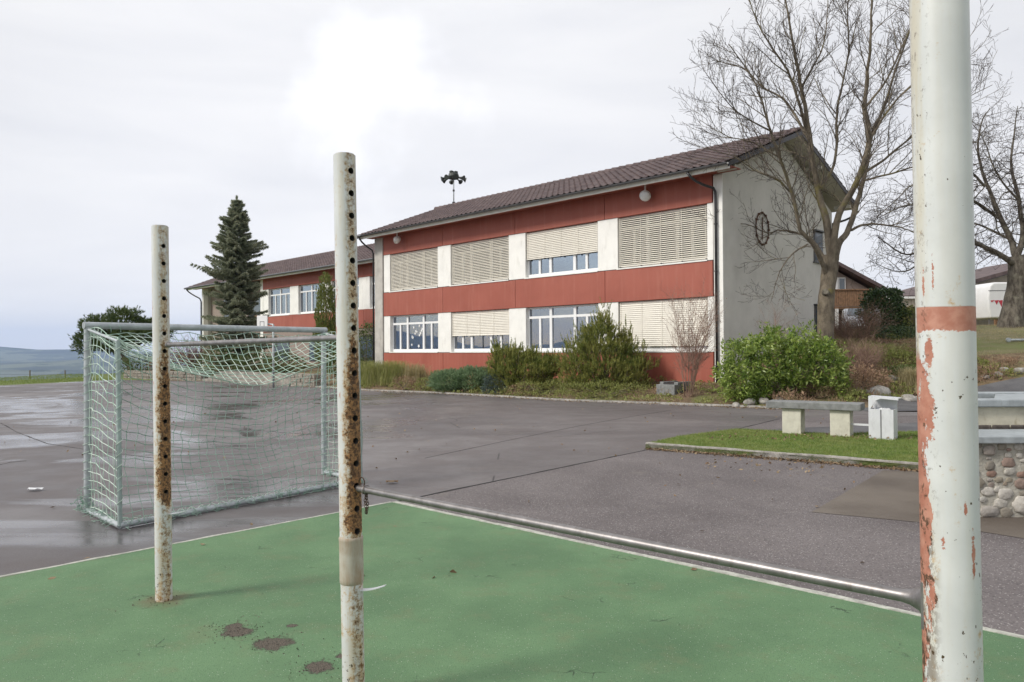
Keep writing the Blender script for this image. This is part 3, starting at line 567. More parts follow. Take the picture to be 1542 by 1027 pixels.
def school_main():
    root = empty('school_building', (7.04, 25, 0), RZ, 'long two-storey red and white school building with its grey gable end behind the bushes', 'building')
    Lu = 19.4; E_o, E_z, R_o, R_z = .93, 7.66, -4.6, 9.82
    g = MB(); pent = [(0, -.3), (-9.2, -.3), (-9.2, 7.42), (-4.6, 9.55), (0, 7.62)]
    g.prism(pent, -.12, .2, 0); g.prism([(p[0]*1, p[1]) for p in pent], 20.0, 20.1, 0)
    g.box((.2,-9.2,-.3), (20.0,-9.0,7.4)); fix_normals(g.build('wall', MAT['plaster_grey'], root))
    c = MB(); c.box((-.135, -.005, .45), (.2, .035, 7.55)); c.build('corner_pier', MAT['white_paint'], root)
    c = MB(); c.bbox((Lu, -.4, -.2), (20.12, .10, 7.6), .02); c.build('end_pier', MAT['pier_concrete'], root)
    i = MB(); i.box((.2,-1.6,.5), (19.4,-1.5,7.6)); 
    for z in (.5, 3.5, 4.55): i.box((.2,-1.5,z-.1 if z != 3.5 else 3.5), (19.4,-.25,z if z != 3.5 else 3.6))
    for u in (4.84, 9.69, 14.55): i.box((u-.1,-1.5,.5), (u+.1,-.25,6.9))
    i.box((.2,-1.5,6.72), (19.4,-.25,6.8)); i.build('interior', MAT['interior_dark'], root)
    cuts = [.235, 4.84, 9.69, 14.55, 19.385]
    for a, b in zip(cuts[:-1], cuts[1:]):
        for (z0, z1) in ((.42, 1.56), (3.47, 4.68), (6.66, 7.64)):
            m = MB(); m.bbox((a+.009,-.2,z0), (b-.009,.055,z1), .006); m.build('red_panel', MAT['red_panel'], root)
    b = MB(); b.box((.235,-.24,.4), (19.385,-.203,1.57)); b.box((.235,-.24,3.47), (19.385,-.203,4.66)); b.build('panel_backing', MAT['joint_dark'], root)
    shadow_ledge = MB()  # metal strip, its dark tone also drawing the shadow line below the windows
    for z in (1.56, 4.685): shadow_ledge.box((.235,-.2,z+.002), (19.385,.062,z+.018))
    shadow_ledge.build('shadow_ledge', MAT['dark_metal'], root)
    for (a, b_) in ((.235,.45), (4.25,5.2), (9.1,10.1), (14.0,14.95), (18.85,19.385)):
        for (z0, z1) in ((1.58, 3.465), (4.705, 6.655)):
            m = MB(); m.box((a,-.24,z0), (b_,.02,z1)); m.build('column_panel', MAT['white_paint'], root)
    W_ = [(.45,4.25), (5.2,9.1), (10.1,14.0), (14.95,18.85)]
    up = [((.965,36), None), ((.6,62), (0,1,0,.98)), ((.965,38), (.25,.6,0,1)), ((.965,38), None)]
    lo = [((.90,66), (0,1,0,1)), (None, None), ((.60,62), (.02,.35,.3,1)), (None, None)]
    for k, (a, b_) in enumerate(W_):
        window(root, a, b_, 4.73, 6.65, blind=up[k][0], curtain=up[k][1])
        wn = window(root, a, b_, 1.61, 3.46, blind=lo[k][0], curtain=lo[k][1])
        if k == 3:       # paper stars and angels stuck on the inside of the glass
            rr = random.Random(3)
            for q in range(13):
                s = MB(); u = a+3.9*rr.uniform(.37,.62); z = 1.61+rr.uniform(.25,1.3); n = 5; r1 = rr.uniform(.07,.11)
                pl = [(u+math.cos(t*PI/n+q)*(r1 if t % 2 else r1*.45), z+math.sin(t*PI/n+q)*(r1 if t % 2 else r1*.45)) for t in range(2*n)]
                s.add([(x,-.155,y) for x, y in pl], [tuple(range(2*n))])
                s.build('paper_star', MAT['frame_white'], wn)
    # roof
    rf = MB()
    prof = [(E_o, E_z-.06), (E_o, E_z+.02), (R_o, R_z), (-10.13, 7.68), (-10.13, 7.60), (R_o, R_z-.16)]
    rf.prism(prof, -.84, 20.45, 0); r_ = fix_normals(rf.build('roof', MAT['soffit_beige'], root))
    tile_roof('roof_tiles', -.86, 20.5, E_o+.06, E_z+.0, R_o, R_z+.02, MAT['roof_tile'], r_)
    tile_roof('roof_tiles', -.86, 20.5, -10.19, 7.68, R_o, R_z+.02, MAT['roof_tile'], r_)
    rd = MB(); u = -.86
    while u < 20.45:
        rd.tube([(u,R_o,R_z+.03), (u+.42,R_o,R_z+.055)], [.115,.135], 10); u += .4
    rd.build('ridge_tiles', MAT['roof_tile'], r_, smooth=True)
    s = MB(); s.box((-.8,.0,7.60), (20.4,.84,7.63)); s.build('soffit', MAT['red_panel'], r_)
    s = MB(); s.box((-.84,.80,7.50), (20.45,.86,7.68)); s.build('fascia', MAT['white_paint'], r_)
    for a, sg in ((-.87, -1), (20.46, 1)):
        s = MB(); s.prism([(E_o, E_z-.12), (E_o, E_z+.03), (R_o, R_z+.02), (-10.13, 7.71), (-10.13, 7.55), (R_o, R_z-.15)], a, a+.025, 0); fix_normals(s.build('bargeboard', MAT['dark_metal'], r_))
    for k in (2, 5):          # purlin ends under the gable overhang
        for sg in (1, -1):
            oo = R_o+sg*k*.98; zz = R_z-.16-abs(oo-R_o)*.39-.09
            if abs(oo-R_o) < 5: s = MB(); s.box((-.78,oo-.06,zz-.08), (-.12,oo+.06,zz+.07)); s.build('purlin', MAT['soffit_beige'], r_)
    gt = MB(); n = 7; sec = [(E_o+.09+.075*math.cos(t), E_z+.0+.075*math.sin(t)) for t in np.linspace(PI, 2*PI, n)]
    sec2 = [(E_o+.09+.065*math.cos(t), E_z+.0+.065*math.sin(t)) for t in np.linspace(2*PI, PI, n)]
    gt.prism(sec+sec2, -.88, 20.5, 0); fix_normals(gt.build('gutter', MAT['gutter_metal'], r_))
    downpipe(root, bend((.62,1.0,7.6), (.5,.9,7.25), (.1,.2,7.1), 5)+bend((.08,.13,7.0), (.08,.11,6.9), (.08,.11,6.8), 3)+[(.08,.11,.5)])
    downpipe(root, bend((20.2,1.0,7.6), (20.2,.9,7.3), (20.2,.2,7.0), 6)+[(20.2,.12,6.8), (20.2,.12,.4)])
    # rear part of gable: narrow windows
    for (z0, z1) in ((5.2, 6.45), (2.2, 3.42)):
        m = MB(); m.box((-.16,-8.15,z0), (-.118,-7.3,z1)); w_ = m.build('gable_window', MAT['gutter_metal'], root)
        m = MB(); m.box((-.168,-8.07,z0+.08), (-.162,-7.38,z1-.08)); m.build('pane', MAT['car_glass'], w_)
        m = MB(); m.box((-.26,-8.2,z1), (-.118,-7.25,z1+.05)); m.build('lintel', MAT['gutter_metal'], w_); m = MB(); m.box((-.2,-8.2,z0-.05), (-.118,-7.25,z0)); m.build('sill', MAT['gutter_metal'], w_)
    d = MB(); d.tube(bend((-.9,-10.1,7.5), (-.6,-9.9,7.1), (-.1,-9.35,7.0), 6)+[(-.05,-9.3,1.2)], .045, 8); d.build('downpipe', MAT['dark_metal'], root)
    return root
school = school_main()
Rloc = Matrix.Rotation(RZ, 4, 'Z')
def SL(u, o, z): p = Rloc @ Vector((u, o, z)); return (7.04+p.x, 25+p.y, z)
def school_wing():
    t = 5.7; root = empty('school_wing', tuple(SL(0, -t, 0)), RZ, 'set-back rear wing of the red and white school, half hidden by the spruce', 'building')
    u0, uc, u1 = 20.1, 44.3, 56.4; E_o, E_z, R_o, R_z = .93, 7.56, -4.6, 9.8
    w = MB(); pent = [(0,-.5), (-9.2,-.5), (-9.2,7.3), (-4.6,9.5), (0,7.5)]
    w.prism(pent, u1-.2, u1, 0); w.box((u0,-9.2,-.5), (u1-.2,-9.0,7.3)); fix_normals(w.build('wall', MAT['plaster_grey'], root)); w = MB(); w.box((uc,-.9,-.5), (u1-.2,-.7,7.5)); w.build('recess_wall', MAT['house_taupe'], root); w = MB(); w.box((u0,-.2,-.5), (uc-.002,.0,3.2)); w.build('basement_wall', MAT['house_taupe'], root)
    c = MB(); c.box((uc-.0,-.9,-.3), (uc+.45,.04,7.5)); c.build('corner_pier', MAT['white_paint'], root); c = MB(); c.box((u1-.32,-.4,-.3), (u1+.01,.04,7.5)); c.build('corner_pier', MAT['white_paint'], root)
    i = MB(); i.box((u0,-1.6,3.3), (uc,-1.5,7.5)); i.box((u0,-1.5,4.3), (uc,-.25,4.4)); i.box((u0,-1.5,6.75), (uc,-.25,6.8)); i.build('interior', MAT['interior_dark'], root)
    a = u0
    while a < uc-.1:
        b = min(a+4.85, uc)
        for (z0, z1) in ((3.2,4.46), (6.66,7.52)): m = MB(); m.bbox((a+.01,-.2,z0), (b-.01,.055,z1), .006); m.build('red_panel', MAT['red_panel'], root)
        a = b
    wins = [(20.9,24.4), (25.6,29.1), (30.4,33.9), (35.1,38.6), (39.9,43.4)]; x = u0
    for k, (p, q) in enumerate(wins):
        m = MB(); m.box((x,-.24,4.475), (p,.02,6.65)); m.build('column_panel', MAT['white_paint'], root); x = q
        window(root, p, q, 4.5, 6.64, secs=2, curtain=(0,1,0,1) if k == 4 else ((.5,1,0,1) if k == 3 else None))
    m = MB(); m.box((x,-.24,4.475), (uc,.02,6.65)); m.build('column_panel', MAT['white_paint'], root)
    for (p, q) in ((45.6,48.4), (50,53.4)):
        m = MB(); m.box((p,-.72,4.6), (q,-.66,6.6)); wn = m.build('window', MAT['wood_brown'], root); m = MB(); m.box((p+.1,-.655,4.7), (q-.1,-.65,6.5)); m.build('pane', MAT['car_glass'], wn)
    for (p, q) in ((22,25), (28,31), (34,37), (40,42.5)):
        m = MB(); m.box((p,-.02,.9), (q,.03,2.7)); wn = m.build('basement_window', MAT['dark_metal'], root); m = MB(); m.box((p+.08,.031,1.), (q-.08,.036,2.6)); m.build('pane', MAT['car_glass'], wn)
    rf = MB(); rf.prism([(E_o,E_z-.06), (E_o,E_z+.02), (R_o,R_z), (-10.1,7.6), (-10.1,7.5), (R_o,R_z-.16)], u0, 57.9, 0); r_ = fix_normals(rf.build('roof', MAT['soffit_beige'], root))
    tile_roof('roof_tiles', u0, 58, E_o+.06, E_z, R_o, R_z+.02, MAT['roof_tile'], r_, .36, .42)
    rd = MB(); u = u0
    while u < 57.9: rd.tube([(u,R_o,R_z+.03), (u+.42,R_o,R_z+.055)], [.115,.135], 8); u += .4
    rd.build('ridge_tiles', MAT['roof_tile'], r_, smooth=True)
    s = MB(); s.box((u0,.0,7.5), (57.8,.84,7.53)); s.build('soffit', MAT['red_panel'], r_)
    s = MB(); s.box((u0,.80,7.40), (57.9,.86,7.58)); s.build('fascia', MAT['white_paint'], r_)
    gt = MB(); gt.tube([(u0,1.02,7.56), (58,1.02,7.56)], .075, 8); gt.build('gutter', MAT['gutter_metal'], r_)
    downpipe(root, bend((57.6,1.,7.5), (57.6,.9,7.2), (56.5,.2,6.6), 6)+[(56.4,.12,6.3), (56.4,.12,.3)], .06)
    return root
school_wing()
def siren():
    p = SL(19.15, -4.6, 9.8); root = empty('siren_mast', p, 0, 'warning siren with a ring of black horns on a thin mast above the roof ridge', 'siren')
    m = MB(); m.tube([(0,0,-.1), (0,0,1.62)], .035, 10); m.build('mast', MAT['galv'], root, smooth=True)
    m = MB(); m.box((-.08,-.08,0), (.08,.08,.25)); m.tube([(0,0,.85), (0,0,.95)], .06, 8); m.build('mast_foot', MAT['dark_metal'], root)
    m = MB(); m.lathe([(.05,1.52), (.28,1.56), (.32,1.7), (.27,1.86), (.1,1.92)], 14); m.lathe([(.02,1.88), (.12,1.9), (.13,2.0), (.05,2.04)], 10, (-.12,0,0)); m.lathe([(.02,1.88), (.12,1.9), (.13,1.98), (.05,2.02)], 10, (.12,.05,0)); m.build('driver_housing', MAT['horn_black'], root)
    for k in range(8):
        a = k*PI/4+.25; d = np.array([math.cos(a), math.sin(a), -.28]); s = np.array([0,0,1.72]); m = MB(); m.tube([s+d*.2, s+d*.5, s+d*.62, s+d*.7], [.03,.04,.09,.15], 12); m.build('horn', MAT['horn_black'], root)
siren()
def flood(u, o, z, lab, aim):
    p = SL(u, o, 0); root = empty('floodlight', (p[0], p[1], z), 0, lab, 'floodlight', 'floodlights under the school eave')
    m = MB(); m.tube([(0,0,.38), (0,0,.08)], .035, 8); m.build('bracket', MAT['lamp_white'], root)
    d = np.array(aim, float); d /= np.linalg.norm(d); m = MB(); m.lathe([(.05,-.2), (.11,-.16), (.2,.0), (.21,.04)], 18, (0,0,-.02), d); m.build('lamp_shade', MAT['lamp_white'], root, smooth=True)
    m = MB(); m.lathe([(.195,.035), (.17,.09), (.08,.125), (.01,.13)], 18, (0,0,-.02), d); m.build('lens', MAT['lens_clear'], root, smooth=True)
flood(2.75, .35, 7.25, 'round white floodlight under the eave above the rightmost blinds', (-.3,-.75,-.5))
flood(17.7, .4, 7.27, 'white floodlight under the eave at the far end of the main school facade', (.6,-.4,-.6))
def ornament():
    p = SL(-.16, -2.79, 6.03); root = empty('wall_ornament', p, math.radians(45), 'rusty iron ring with a centre rod mounted on the grey gable wall', 'wall ornament')
    m = MB(); t = np.linspace(0, 2*PI, 33); m.tube([(.50*math.cos(a), 0, .58*math.sin(a)) for a in t], .024, 6)
    for k in range(12): a = k*PI/6; m.box((.5*math.cos(a)-.035,-.04,.58*math.sin(a)-.035), (.5*math.cos(a)+.035,.03,.58*math.sin(a)+.035))
    m.build('ring', MAT['ornament_iron'], root); m = MB(); m.tube([(0,0,-.4), (0,0,.42)], .022, 6); m.build('rod', MAT['ornament_iron'], root)
ornament()

# ---------------------------------------------------------------- horizontal bars
LP, MP, RP = P2(-2.38, 5.06), P2(-.775, 3.6), P2(1.115, 1.88)
bd2 = RP-LP; bang = math.atan2(bd2[1], bd2[0])
def boolean_post(name, r, h, holes, mat, parent, loc, rz, tilt):
    bm = bmesh.new(); bmesh.ops.create_cone(bm, cap_ends=True, segments=64, radius1=r, radius2=r, depth=h, matrix=Matrix.Translation((0,0,h/2)))
    top = max(bm.faces, key=lambda f: f.calc_center_median().z); bmesh.ops.bevel(bm, geom=list(top.edges), offset=.006, segments=2, affect='EDGES')
    me = bpy.data.meshes.new(name); bm.to_mesh(me); bm.free(); me.materials.append(mat)
    o = link(bpy.data.objects.new(name, me))
    if holes:
        bm = bmesh.new()
        for (z, hr) in holes: bmesh.ops.create_cone(bm, cap_ends=True, segments=14, radius1=hr, radius2=hr, depth=r*1.5, matrix=Matrix.Translation((r*.75+.012,0,z)) @ Matrix.Rotation(PI/2, 4, 'Y'))
        cme = bpy.data.meshes.new('cut'); bm.to_mesh(cme); bm.free(); co = link(bpy.data.objects.new('cut', cme)); cme.materials.append(MAT['interior_dark'])
        md = o.modifiers.new('b', 'BOOLEAN'); md.object = co; md.solver = 'EXACT'; md.operation = 'DIFFERENCE'
        try: md.material_mode = 'TRANSFER'
        except Exception: pass
        dg = bpy.context.evaluated_depsgraph_get(); ev = o.evaluated_get(dg); nm = bpy.data.meshes.new_from_object(ev)
        o.modifiers.clear(); o.data = nm; bpy.data.objects.remove(co)
    smooth_by_angle(o, 35); o.parent = parent; o.location = loc; o.rotation_euler = (0, tilt, rz); return o
def bars():
    root = empty('horizontal_bars', (MP[0], MP[1], 0), 0, 'weathered three-post horizontal bar frame standing on the green court', 'exercise bars')
    rl = lambda p, z=0: (p[0]-MP[0], p[1]-MP[1], z)
    hl = [(z, .0145) for z in np.arange(.75, 2.46, .119)]; hm = [(z, .0155) for z in np.arange(.83, 2.6, .1085)]
    pl = boolean_post('post', .054, 2.56, hl, post_mat('paint_left_post', .68, 1.55, .29, .054), root, rl(LP), bang, .0)
    pm = boolean_post('post', .0535, 2.655, hm, post_mat('paint_middle_post', .82, 1.6, .32, .0535), root, rl(MP), bang, 0)
    pr = boolean_post('post', .0665, 3.3, [], post_mat('paint_right_post', .2, .5, .0, .0665, True), root, rl(RP), bang+PI, 0)
    pl['label'] = 'shorter left post with a rusty row of holes'; pm['label'] = 'middle post with rust streaks and a worn collar'; pr['label'] = 'nearest thick post with a salmon primer band'
    for o, t in ((pl,.010), (pm,.014), (pr,.008)): o.rotation_euler = (Matrix.Rotation(-t, 3, 'Y') @ Matrix.Rotation(o.rotation_euler[2], 3, 'Z')).to_euler()
    m = NM('collar_paint'); c = m.mix(m.ramp(m.noise(14, 6, .7, stretch=(1,1,.15)), .35, .7), (.40, .36, .29), (.27, .17, .09)); c = m.mix(m.ramp(m.noise(5, 5), .5, .7, 0, .7), c, (.5, .49, .43)); m.bump(m.noise(60, 4), .001); m.fin(c, .7)
    c = MB(); c.lathe([(.0535,.574), (.0572,.580), (.0578,.60), (.0572,.62), (.0572,.775), (.0585,.785), (.0585,.795), (.0545,.800)], 48); cl = c.build('collar', m.m, pm); smooth_by_angle(cl)
    # bars
    d = bd2/np.linalg.norm(bd2)
    def bar(a, b, za, zb, ra, rb, r):
        a2, b2 = a+d*ra, b-d*rb; m_ = MB(); pa, pb = np.array(rl(a2, za)), np.array(rl(b2, zb))
        m_.tube([pa+(pb-pa)*t for t in np.linspace(0, 1, 12)], r, 24); o = m_.build('bar', MAT['steel'], root); smooth_by_angle(o); return o, pa, pb
    o1, a1, b1 = bar(LP, MP, 1.745, 1.762, .05, .05, .0155)
    o2, a2, b2 = bar(MP, RP, 1.035, 1.045, .03, .06, .0165)
    o1['label'] = 'high bar between left and middle post'; o2['label'] = 'low bar between middle and right post'
    dn = np.array([d[0], d[1], 0.])
    # welded end cone and flange at the right post
    f = MB(); f.lathe([(.017,-.055), (.020,-.035), (.030,-.012), (.042,-.004), (.045,0)], 28, b2-dn*.006, dn); fo = f.build('end_cone', MAT['steel'], o2); smooth_by_angle(fo, 60)
    f = MB(); f.box((-.004,-.045,-.062), (.004,.045,.055)); fl = f.build('flange', MAT['steel'], o2); fl.location = tuple(b2-dn*.002); fl.rotation_euler = (0,0,bang)
    f = MB(); f.lathe([(.017,0), (.022,.003), (.022,.018), (.017,.022)], 20, a2+dn*.06, dn); smooth_by_angle(f.build('stop_ring', MAT['steel'], o2))
    for (pp, dd, oo) in ((a1, dn, o1),):
        f = MB(); f.lathe([(.016,0), (.021,.002), (.021,.014), (.016,.016)], 20, pp+dd*.02, dd); smooth_by_angle(f.build('stop_ring', MAT['steel'], oo))
    # locking ring and chain
    ch = MB(); base = np.array([a2[0]+dn[0]*.075, a2[1]+dn[1]*.075, 1.05]); sd = np.array([-dn[1], dn[0], 0])
    t = np.linspace(0, 2*PI, 17); ch.tube([base-dn*.035+np.array([0,0,.018])+dn*math.cos(a)*.022+np.array([0,0,1])*math.sin(a)*.022 for a in t], .003, 6)
    rr = random.Random(5)
    for strand in range(2):
        z = 1.04
        for k in range(9):
            c_ = base+dn*(.004*math.sin(k*1.1+strand*2)+.012*strand)-sd*.004; c_[2] = z-k*.0135; ax = (dn if (k+strand) % 2 else sd)
            ch.tube([c_+ax*.006*math.cos(a)+np.array([0,0,1])*.0095*math.sin(a) for a in np.linspace(0, 2*PI, 9)], .0019, 5)
    ch.tube([np.array([base[0],base[1],1.035])+sd*.021*math.cos(a)+np.array([0,0,1])*.021*math.sin(a)+dn*.002 for a in t], .0022, 5)
    ch.build('chain', MAT['chain_iron'], root)
    # curved locking levers low on the posts
    for (p, post, zc) in ((MP, pm, .545), (LP, pl, .598)):
        m_ = MB(); v = []
        for s_ in np.linspace(0, 1, 7):
            for q in (-1, 1):
                x_ = .045+s_*.125; w_ = .018*(1-.35*s_); v += [(x_*.95, q*w_+.03*s_*s_, zc+.018*s_*s_+.0), (x_*.95, q*w_+.03*s_*s_, zc-.004+.018*s_*s_)]
        f_ = []
        for i in range(6): a = i*4; f_ += [(a,a+4,a+6,a+2), (a+1,a+3,a+7,a+5), (a,a+1,a+5,a+4), (a+2,a+6,a+7,a+3)]
        f_ += [(0,2,3,1), (24,25,27,26)]; m_.add(v, f_); lv = m_.build('lever', MAT['bin_metal'], post); lv.rotation_euler = (0, 0, math.radians(28)); fix_normals(lv)
bars()

# ---------------------------------------------------------------- goal
def goal():
    FL, RL, FR, RRr = P2(-4.50,7.85), P2(-3.77,7.12), P2(-2.60,10.22), P2(-1.95,9.53)
    root = empty('goal', (FL[0], FL[1], 0), 0, 'portable grey tube football goal with a sagging green net standing on the wet asphalt', 'goal')
    q = lambda p, z: np.array([p[0]-FL[0], p[1]-FL[1], z])
    r = .036
    def part(n, pts, rr, mat, k=14): m = MB(); m.tube(pts, rr, k); o = m.build(n, MAT[mat], root); smooth_by_angle(o); return o
    part('goal_post', [q(FL,0), q(FL,1.96)], r, 'galv'); part('goal_post', [q(FR,0), q(FR,1.96)], r, 'galv')
    ext = (FR-FL)/np.linalg.norm(FR-FL)*.04; part('crossbar', [q(FL-ext,1.98), q(FR+ext,1.98)], r*1.05, 'galv')
    part('ground_bar', [q(FL,.03), q(RL,.03)], .028, 'galv'); part('ground_bar', [q(FR,.03), q(RRr,.03)], .028, 'galv'); part('rear_bar', [q(RL,.035), q(RRr,.035)], .03, 'galv')
    tl, tr = RL+(FL-RL)*.06, RRr+(FR-RRr)*.06
    part('strut', [q(RL,.03), q(tl,1.80)], .022, 'strut_green'); part('strut', [q(RRr,.03), q(tr,1.80)], .022, 'strut_green')
    part('top_arm', [q(FL,1.94), q(tl,1.80)], .014, 'galv'); part('top_arm', [q(FR,1.94), q(tr,1.80)], .014, 'galv')
    nu = 30
    def cord(m, pts, r_=.0028): m.tube(pts, r_, 4, cap=False)
    rg = np.random.default_rng(11)
    def grid(S, nu_, nv_, m, mk, ru=.0028):
        # S(u,v)->point ; jittered knots
        K = np.array([[S(i/nu_, j/nv_) for j in range(nv_+1)] for i in range(nu_+1)]); K[1:-1,1:-1] += rg.normal(0, .006, K[1:-1,1:-1].shape)
        for i in range(nu_+1): cord(m, K[i], ru)
        for j in range(nv_+1): cord(m, K[:,j], ru)
    sag = lambda u: 4*u*(1-u)
    def rear_top(u):       # hanging edge between strut tops
        p = q(tl+(tr-tl)*u, 1.80); p[2] -= .44*sag(u)**.8*(1-.1*math.sin(9*u)); f = (FL-RL); p[:2] += f*.12*sag(u); return p
    def top(u, v):
        a = q(FL+(FR-FL)*u, 1.93-.035*abs(math.sin(u*PI*8))); b = rear_top(u); p = a+(b-a)*v; p[2] -= .10*math.sin(PI*v)*sag(u)+.015*math.sin(17*u+5*v); p[:2] += (FR-FL)*.035*math.sin(PI*v)*math.cos(PI*u); return p
    def rear(u, v):
        a = rear_top(u); b = q(RL+(RRr-RL)*u, .04); vv = v; p = a+(b-a)*vv; bulge = .10*math.sin(PI*vv)*sag(u); n_ = (RL-FL)/np.linalg.norm(RL-FL); p[:2] -= n_*bulge; p[2] -= .10*sag(u)*math.sin(PI*vv)*(1-vv)+.012*math.sin(21*u+3); p[:2] += (FR-FL)*.012*math.sin(7*vv+u*3); return p
    def side(A, B, T, s_):
        def S(u, v):
            a = q(A, 1.93*(1-v)+.06*v); bt = q(T, 1.79); bb = q(B, .05); b = bt+(bb-bt)*v; p = a+(b-a)*u
            p[2] += .07*math.sin(PI*min(1, u*1.25))*(1-v*.5)-.03*(u > .95); n_ = (FL-FR)/np.linalg.norm(FL-FR)*s_; p[:2] += n_*(.04*math.sin(PI*u)*math.sin(PI*v)); return p
        return S
    m = MB(); grid(top, nu, 10, m, 0, .0042); m.build('net', MAT['net_cord'], root)['label'] = 'pale sagging top panel of the net'
    m = MB(); grid(rear, nu, 19, m, 0, .0034); m.build('net', MAT['net_dark'], root)['label'] = 'thin dark rear panel of the net'
    m = MB(); grid(side(FL, RL, tl, 1), 8, 20, m, 0, .004); m.build('net', MAT['net_cord'], root)['label'] = 'near side panel of the net'
    m = MB(); grid(side(FR, RRr, tr, -1), 8, 20, m, 0, .003); m.build('net', MAT['net_cord'], root)['label'] = 'far side panel of the net'
    # slack net piled along the ground bars, lashings on frame
    m = MB(); 
    for (A, B, k) in ((RL, RRr, 150), (FL, RL, 70), (FR, RRr, 40)):
        for i in range(k):
            u = rg.random(); c_ = q(A+(B-A)*u, .03); n = 6; pts = c_+np.cumsum(rg.normal(0, .022, (n,3)), axis=0); pts[:,2] = np.clip(np.abs(pts[:,2]), .006, .09); out_ = (RL-FL)/np.linalg.norm(RL-FL)*.035; pts[:,:2] += out_*(1 if A is not FL or B is not RL else 0); m.tube(pts, .003, 4, cap=False)
    for i in range(60):
        c_ = q(FL, 0)+rg.normal(0, .05, 3)*np.array([1,1,0]); c_[2] = abs(rg.normal(0, .14)); pts = c_+np.cumsum(rg.normal(0, .02, (7,3)), axis=0); pts[:,2] = np.abs(pts[:,2])+.004; m.tube(pts, .003, 4, cap=False)
    m.build('slack_net', MAT['net_dark'], root)['label'] = 'slack dark green netting bunched on the ground bars'
    m = MB()
    for (a, b, turns, rr) in ((q(FL,.1), q(FL,1.9), 20, .046), (q(FR,.1), q(FR,1.9), 20, .046), (q(FL+(FR-FL)*.02,1.96), q(FL+(FR-FL)*.12,1.96), 3, .05), (q(tl,1.78), q(RL,.2), 14, .03), (q(RL,.05), q(RRr,.05), 26, .038)):
        t = np.linspace(0, 1, turns*6); x, y, _ = frame_of(b-a); m.tube([a+(b-a)*s_+rr*(x*math.cos(s_*turns*2*PI)+y*math.sin(s_*turns*2*PI)) for s_ in t], .0028, 4, cap=False)
    # gathered folds from the top corner
    for i in range(9):
        a = q(FL, 1.93)+rg.normal(0, .015, 3); b = top(.16+.03*i, .75)+rg.normal(0, .02, 3); t = np.linspace(0, 1, 8); m.tube([a+(b-a)*s_-np.array([0,0,.08*math.sin(PI*s_)]) for s_ in t], .004, 4, cap=False)
    m.build('net_lashing', MAT['net_cord'], root)
goal()

# ---------------------------------------------------------------- bench and bin, fountain wall
def bench():
    a = G(1192,653,.085); b = G(1265,657,.085); d = (b-a)[:2]; ang = math.atan2(d[1], d[0]); Ld = np.linalg.norm(d)
    root = empty('bench', (a[0], a[1], .085), ang, 'grey concrete slab bench on two pale block legs on the grass island', 'bench')
    for x in (0, Ld): m = MB(); m.bbox((x-.17,.0,-.03), (x+.17,.36,.47), .012); m.build('leg', MAT['bench_leg'], root)
    m = MB(); m.bbox((-.45,-.07,.473), (Ld+.36,.44,.60), .012); m.build('seat', MAT['bench_slab'], root)
    bx = Ld+.17
    r2 = empty('litter_bin', tuple(np.array([a[0], a[1], 0])+np.array([math.cos(ang)*(Ld+.70)-math.sin(ang)*.05, math.sin(ang)*(Ld+.70)+math.cos(ang)*.05, .07])), ang-.10, 'open grey sheet-metal litter bin on an arm at the right end of the bench', 'litter bin')
    m = MB(); w, dd, h = .20, .16, .54
    m.box((-w,-dd,0), (w,-dd+.012,h)); m.box((-w,dd-.012,0), (w,dd,h+.2)); m.box((-w,-dd+.012,0), (-w+.012,dd-.012,h)); m.box((w-.012,-dd+.012,0), (w,dd-.012,h)); m.box((-w+.012,-dd+.012,0), (w-.012,dd-.012,.012)); m.build('bin_body', MAT['bin_metal'], r2)
    m = MB(); m.box((-.006,-dd-.008,.02), (.006,-dd-.001,h-.01)); m.build('seam_strip', MAT['gutter_metal'], r2)
    m = MB(); m.prism([(-w,h), (-w+.03,h), (-w+.12,h+.15), (-w+.2,h+.185), (w+.08,h+.165), (w+.08,h+.20), (-w,h+.225)], -dd, -dd+.012, 1); m.prism([(-w,h+.213), (w+.08,h+.19), (w+.08,h+.2), (-w,h+.225)], -dd+.012, dd, 1); fix_normals(m.build('hood', MAT['bin_metal'], r2))
    m = MB(); m.box((-w-.03,-.02,.18), (-w-.006,.02,h+.18)); m.box((-w-.34,-.015,.22), (-w-.03,.012,.255)); m.box((-w-.36,-.02,.08), (-w-.34,.02,.27)); m.build('arm', MAT['bin_metal'], r2)
    m = MB(); 
    for k in range(5): p = np.array([RNG.uniform(-.1,.1), RNG.uniform(-.06,.05), h-.03]); m.lathe([(.01,-.05), (.05,-.02), (.045,.03), (.015,.06)], 7, p, RNG.normal(0,1,3))
    tag(m.build('rubbish', MAT['curtain']), 'crumpled pale rubbish showing in the mouth of the litter bin', 'rubbish').matrix_world = Matrix.Translation(r2.location) @ Matrix.Rotation(ang-.10, 4, 'Z')
bench()
def stone_blob(rg, c, sx_, sy_, sz_, n=2):
    bm = bmesh.new(); bmesh.ops.create_icosphere(bm, subdivisions=n, radius=1); ph = rg.uniform(0, 6, 3)
    v = np.array([w.co[:] for w in bm.verts]); f = [[w.index for w in q.verts] for q in bm.faces]; bm.free()
    k = 1+.12*np.sin(v[:,0]*2.3+ph[0])+.1*np.sin(v[:,1]*2.9+ph[1])+.1*np.sin(v[:,2]*2.1+ph[2]); k = k+.09*np.sin(v[:,0]*5.1+ph[1])*np.sin(v[:,2]*4.7+ph[2])+.05*np.sin(v[:,2]*9+ph[0]); v = np.sign(v)*np.abs(v)**.85*k[:,None]
    return v*np.array([sx_,sy_,sz_])+np.array(c), f
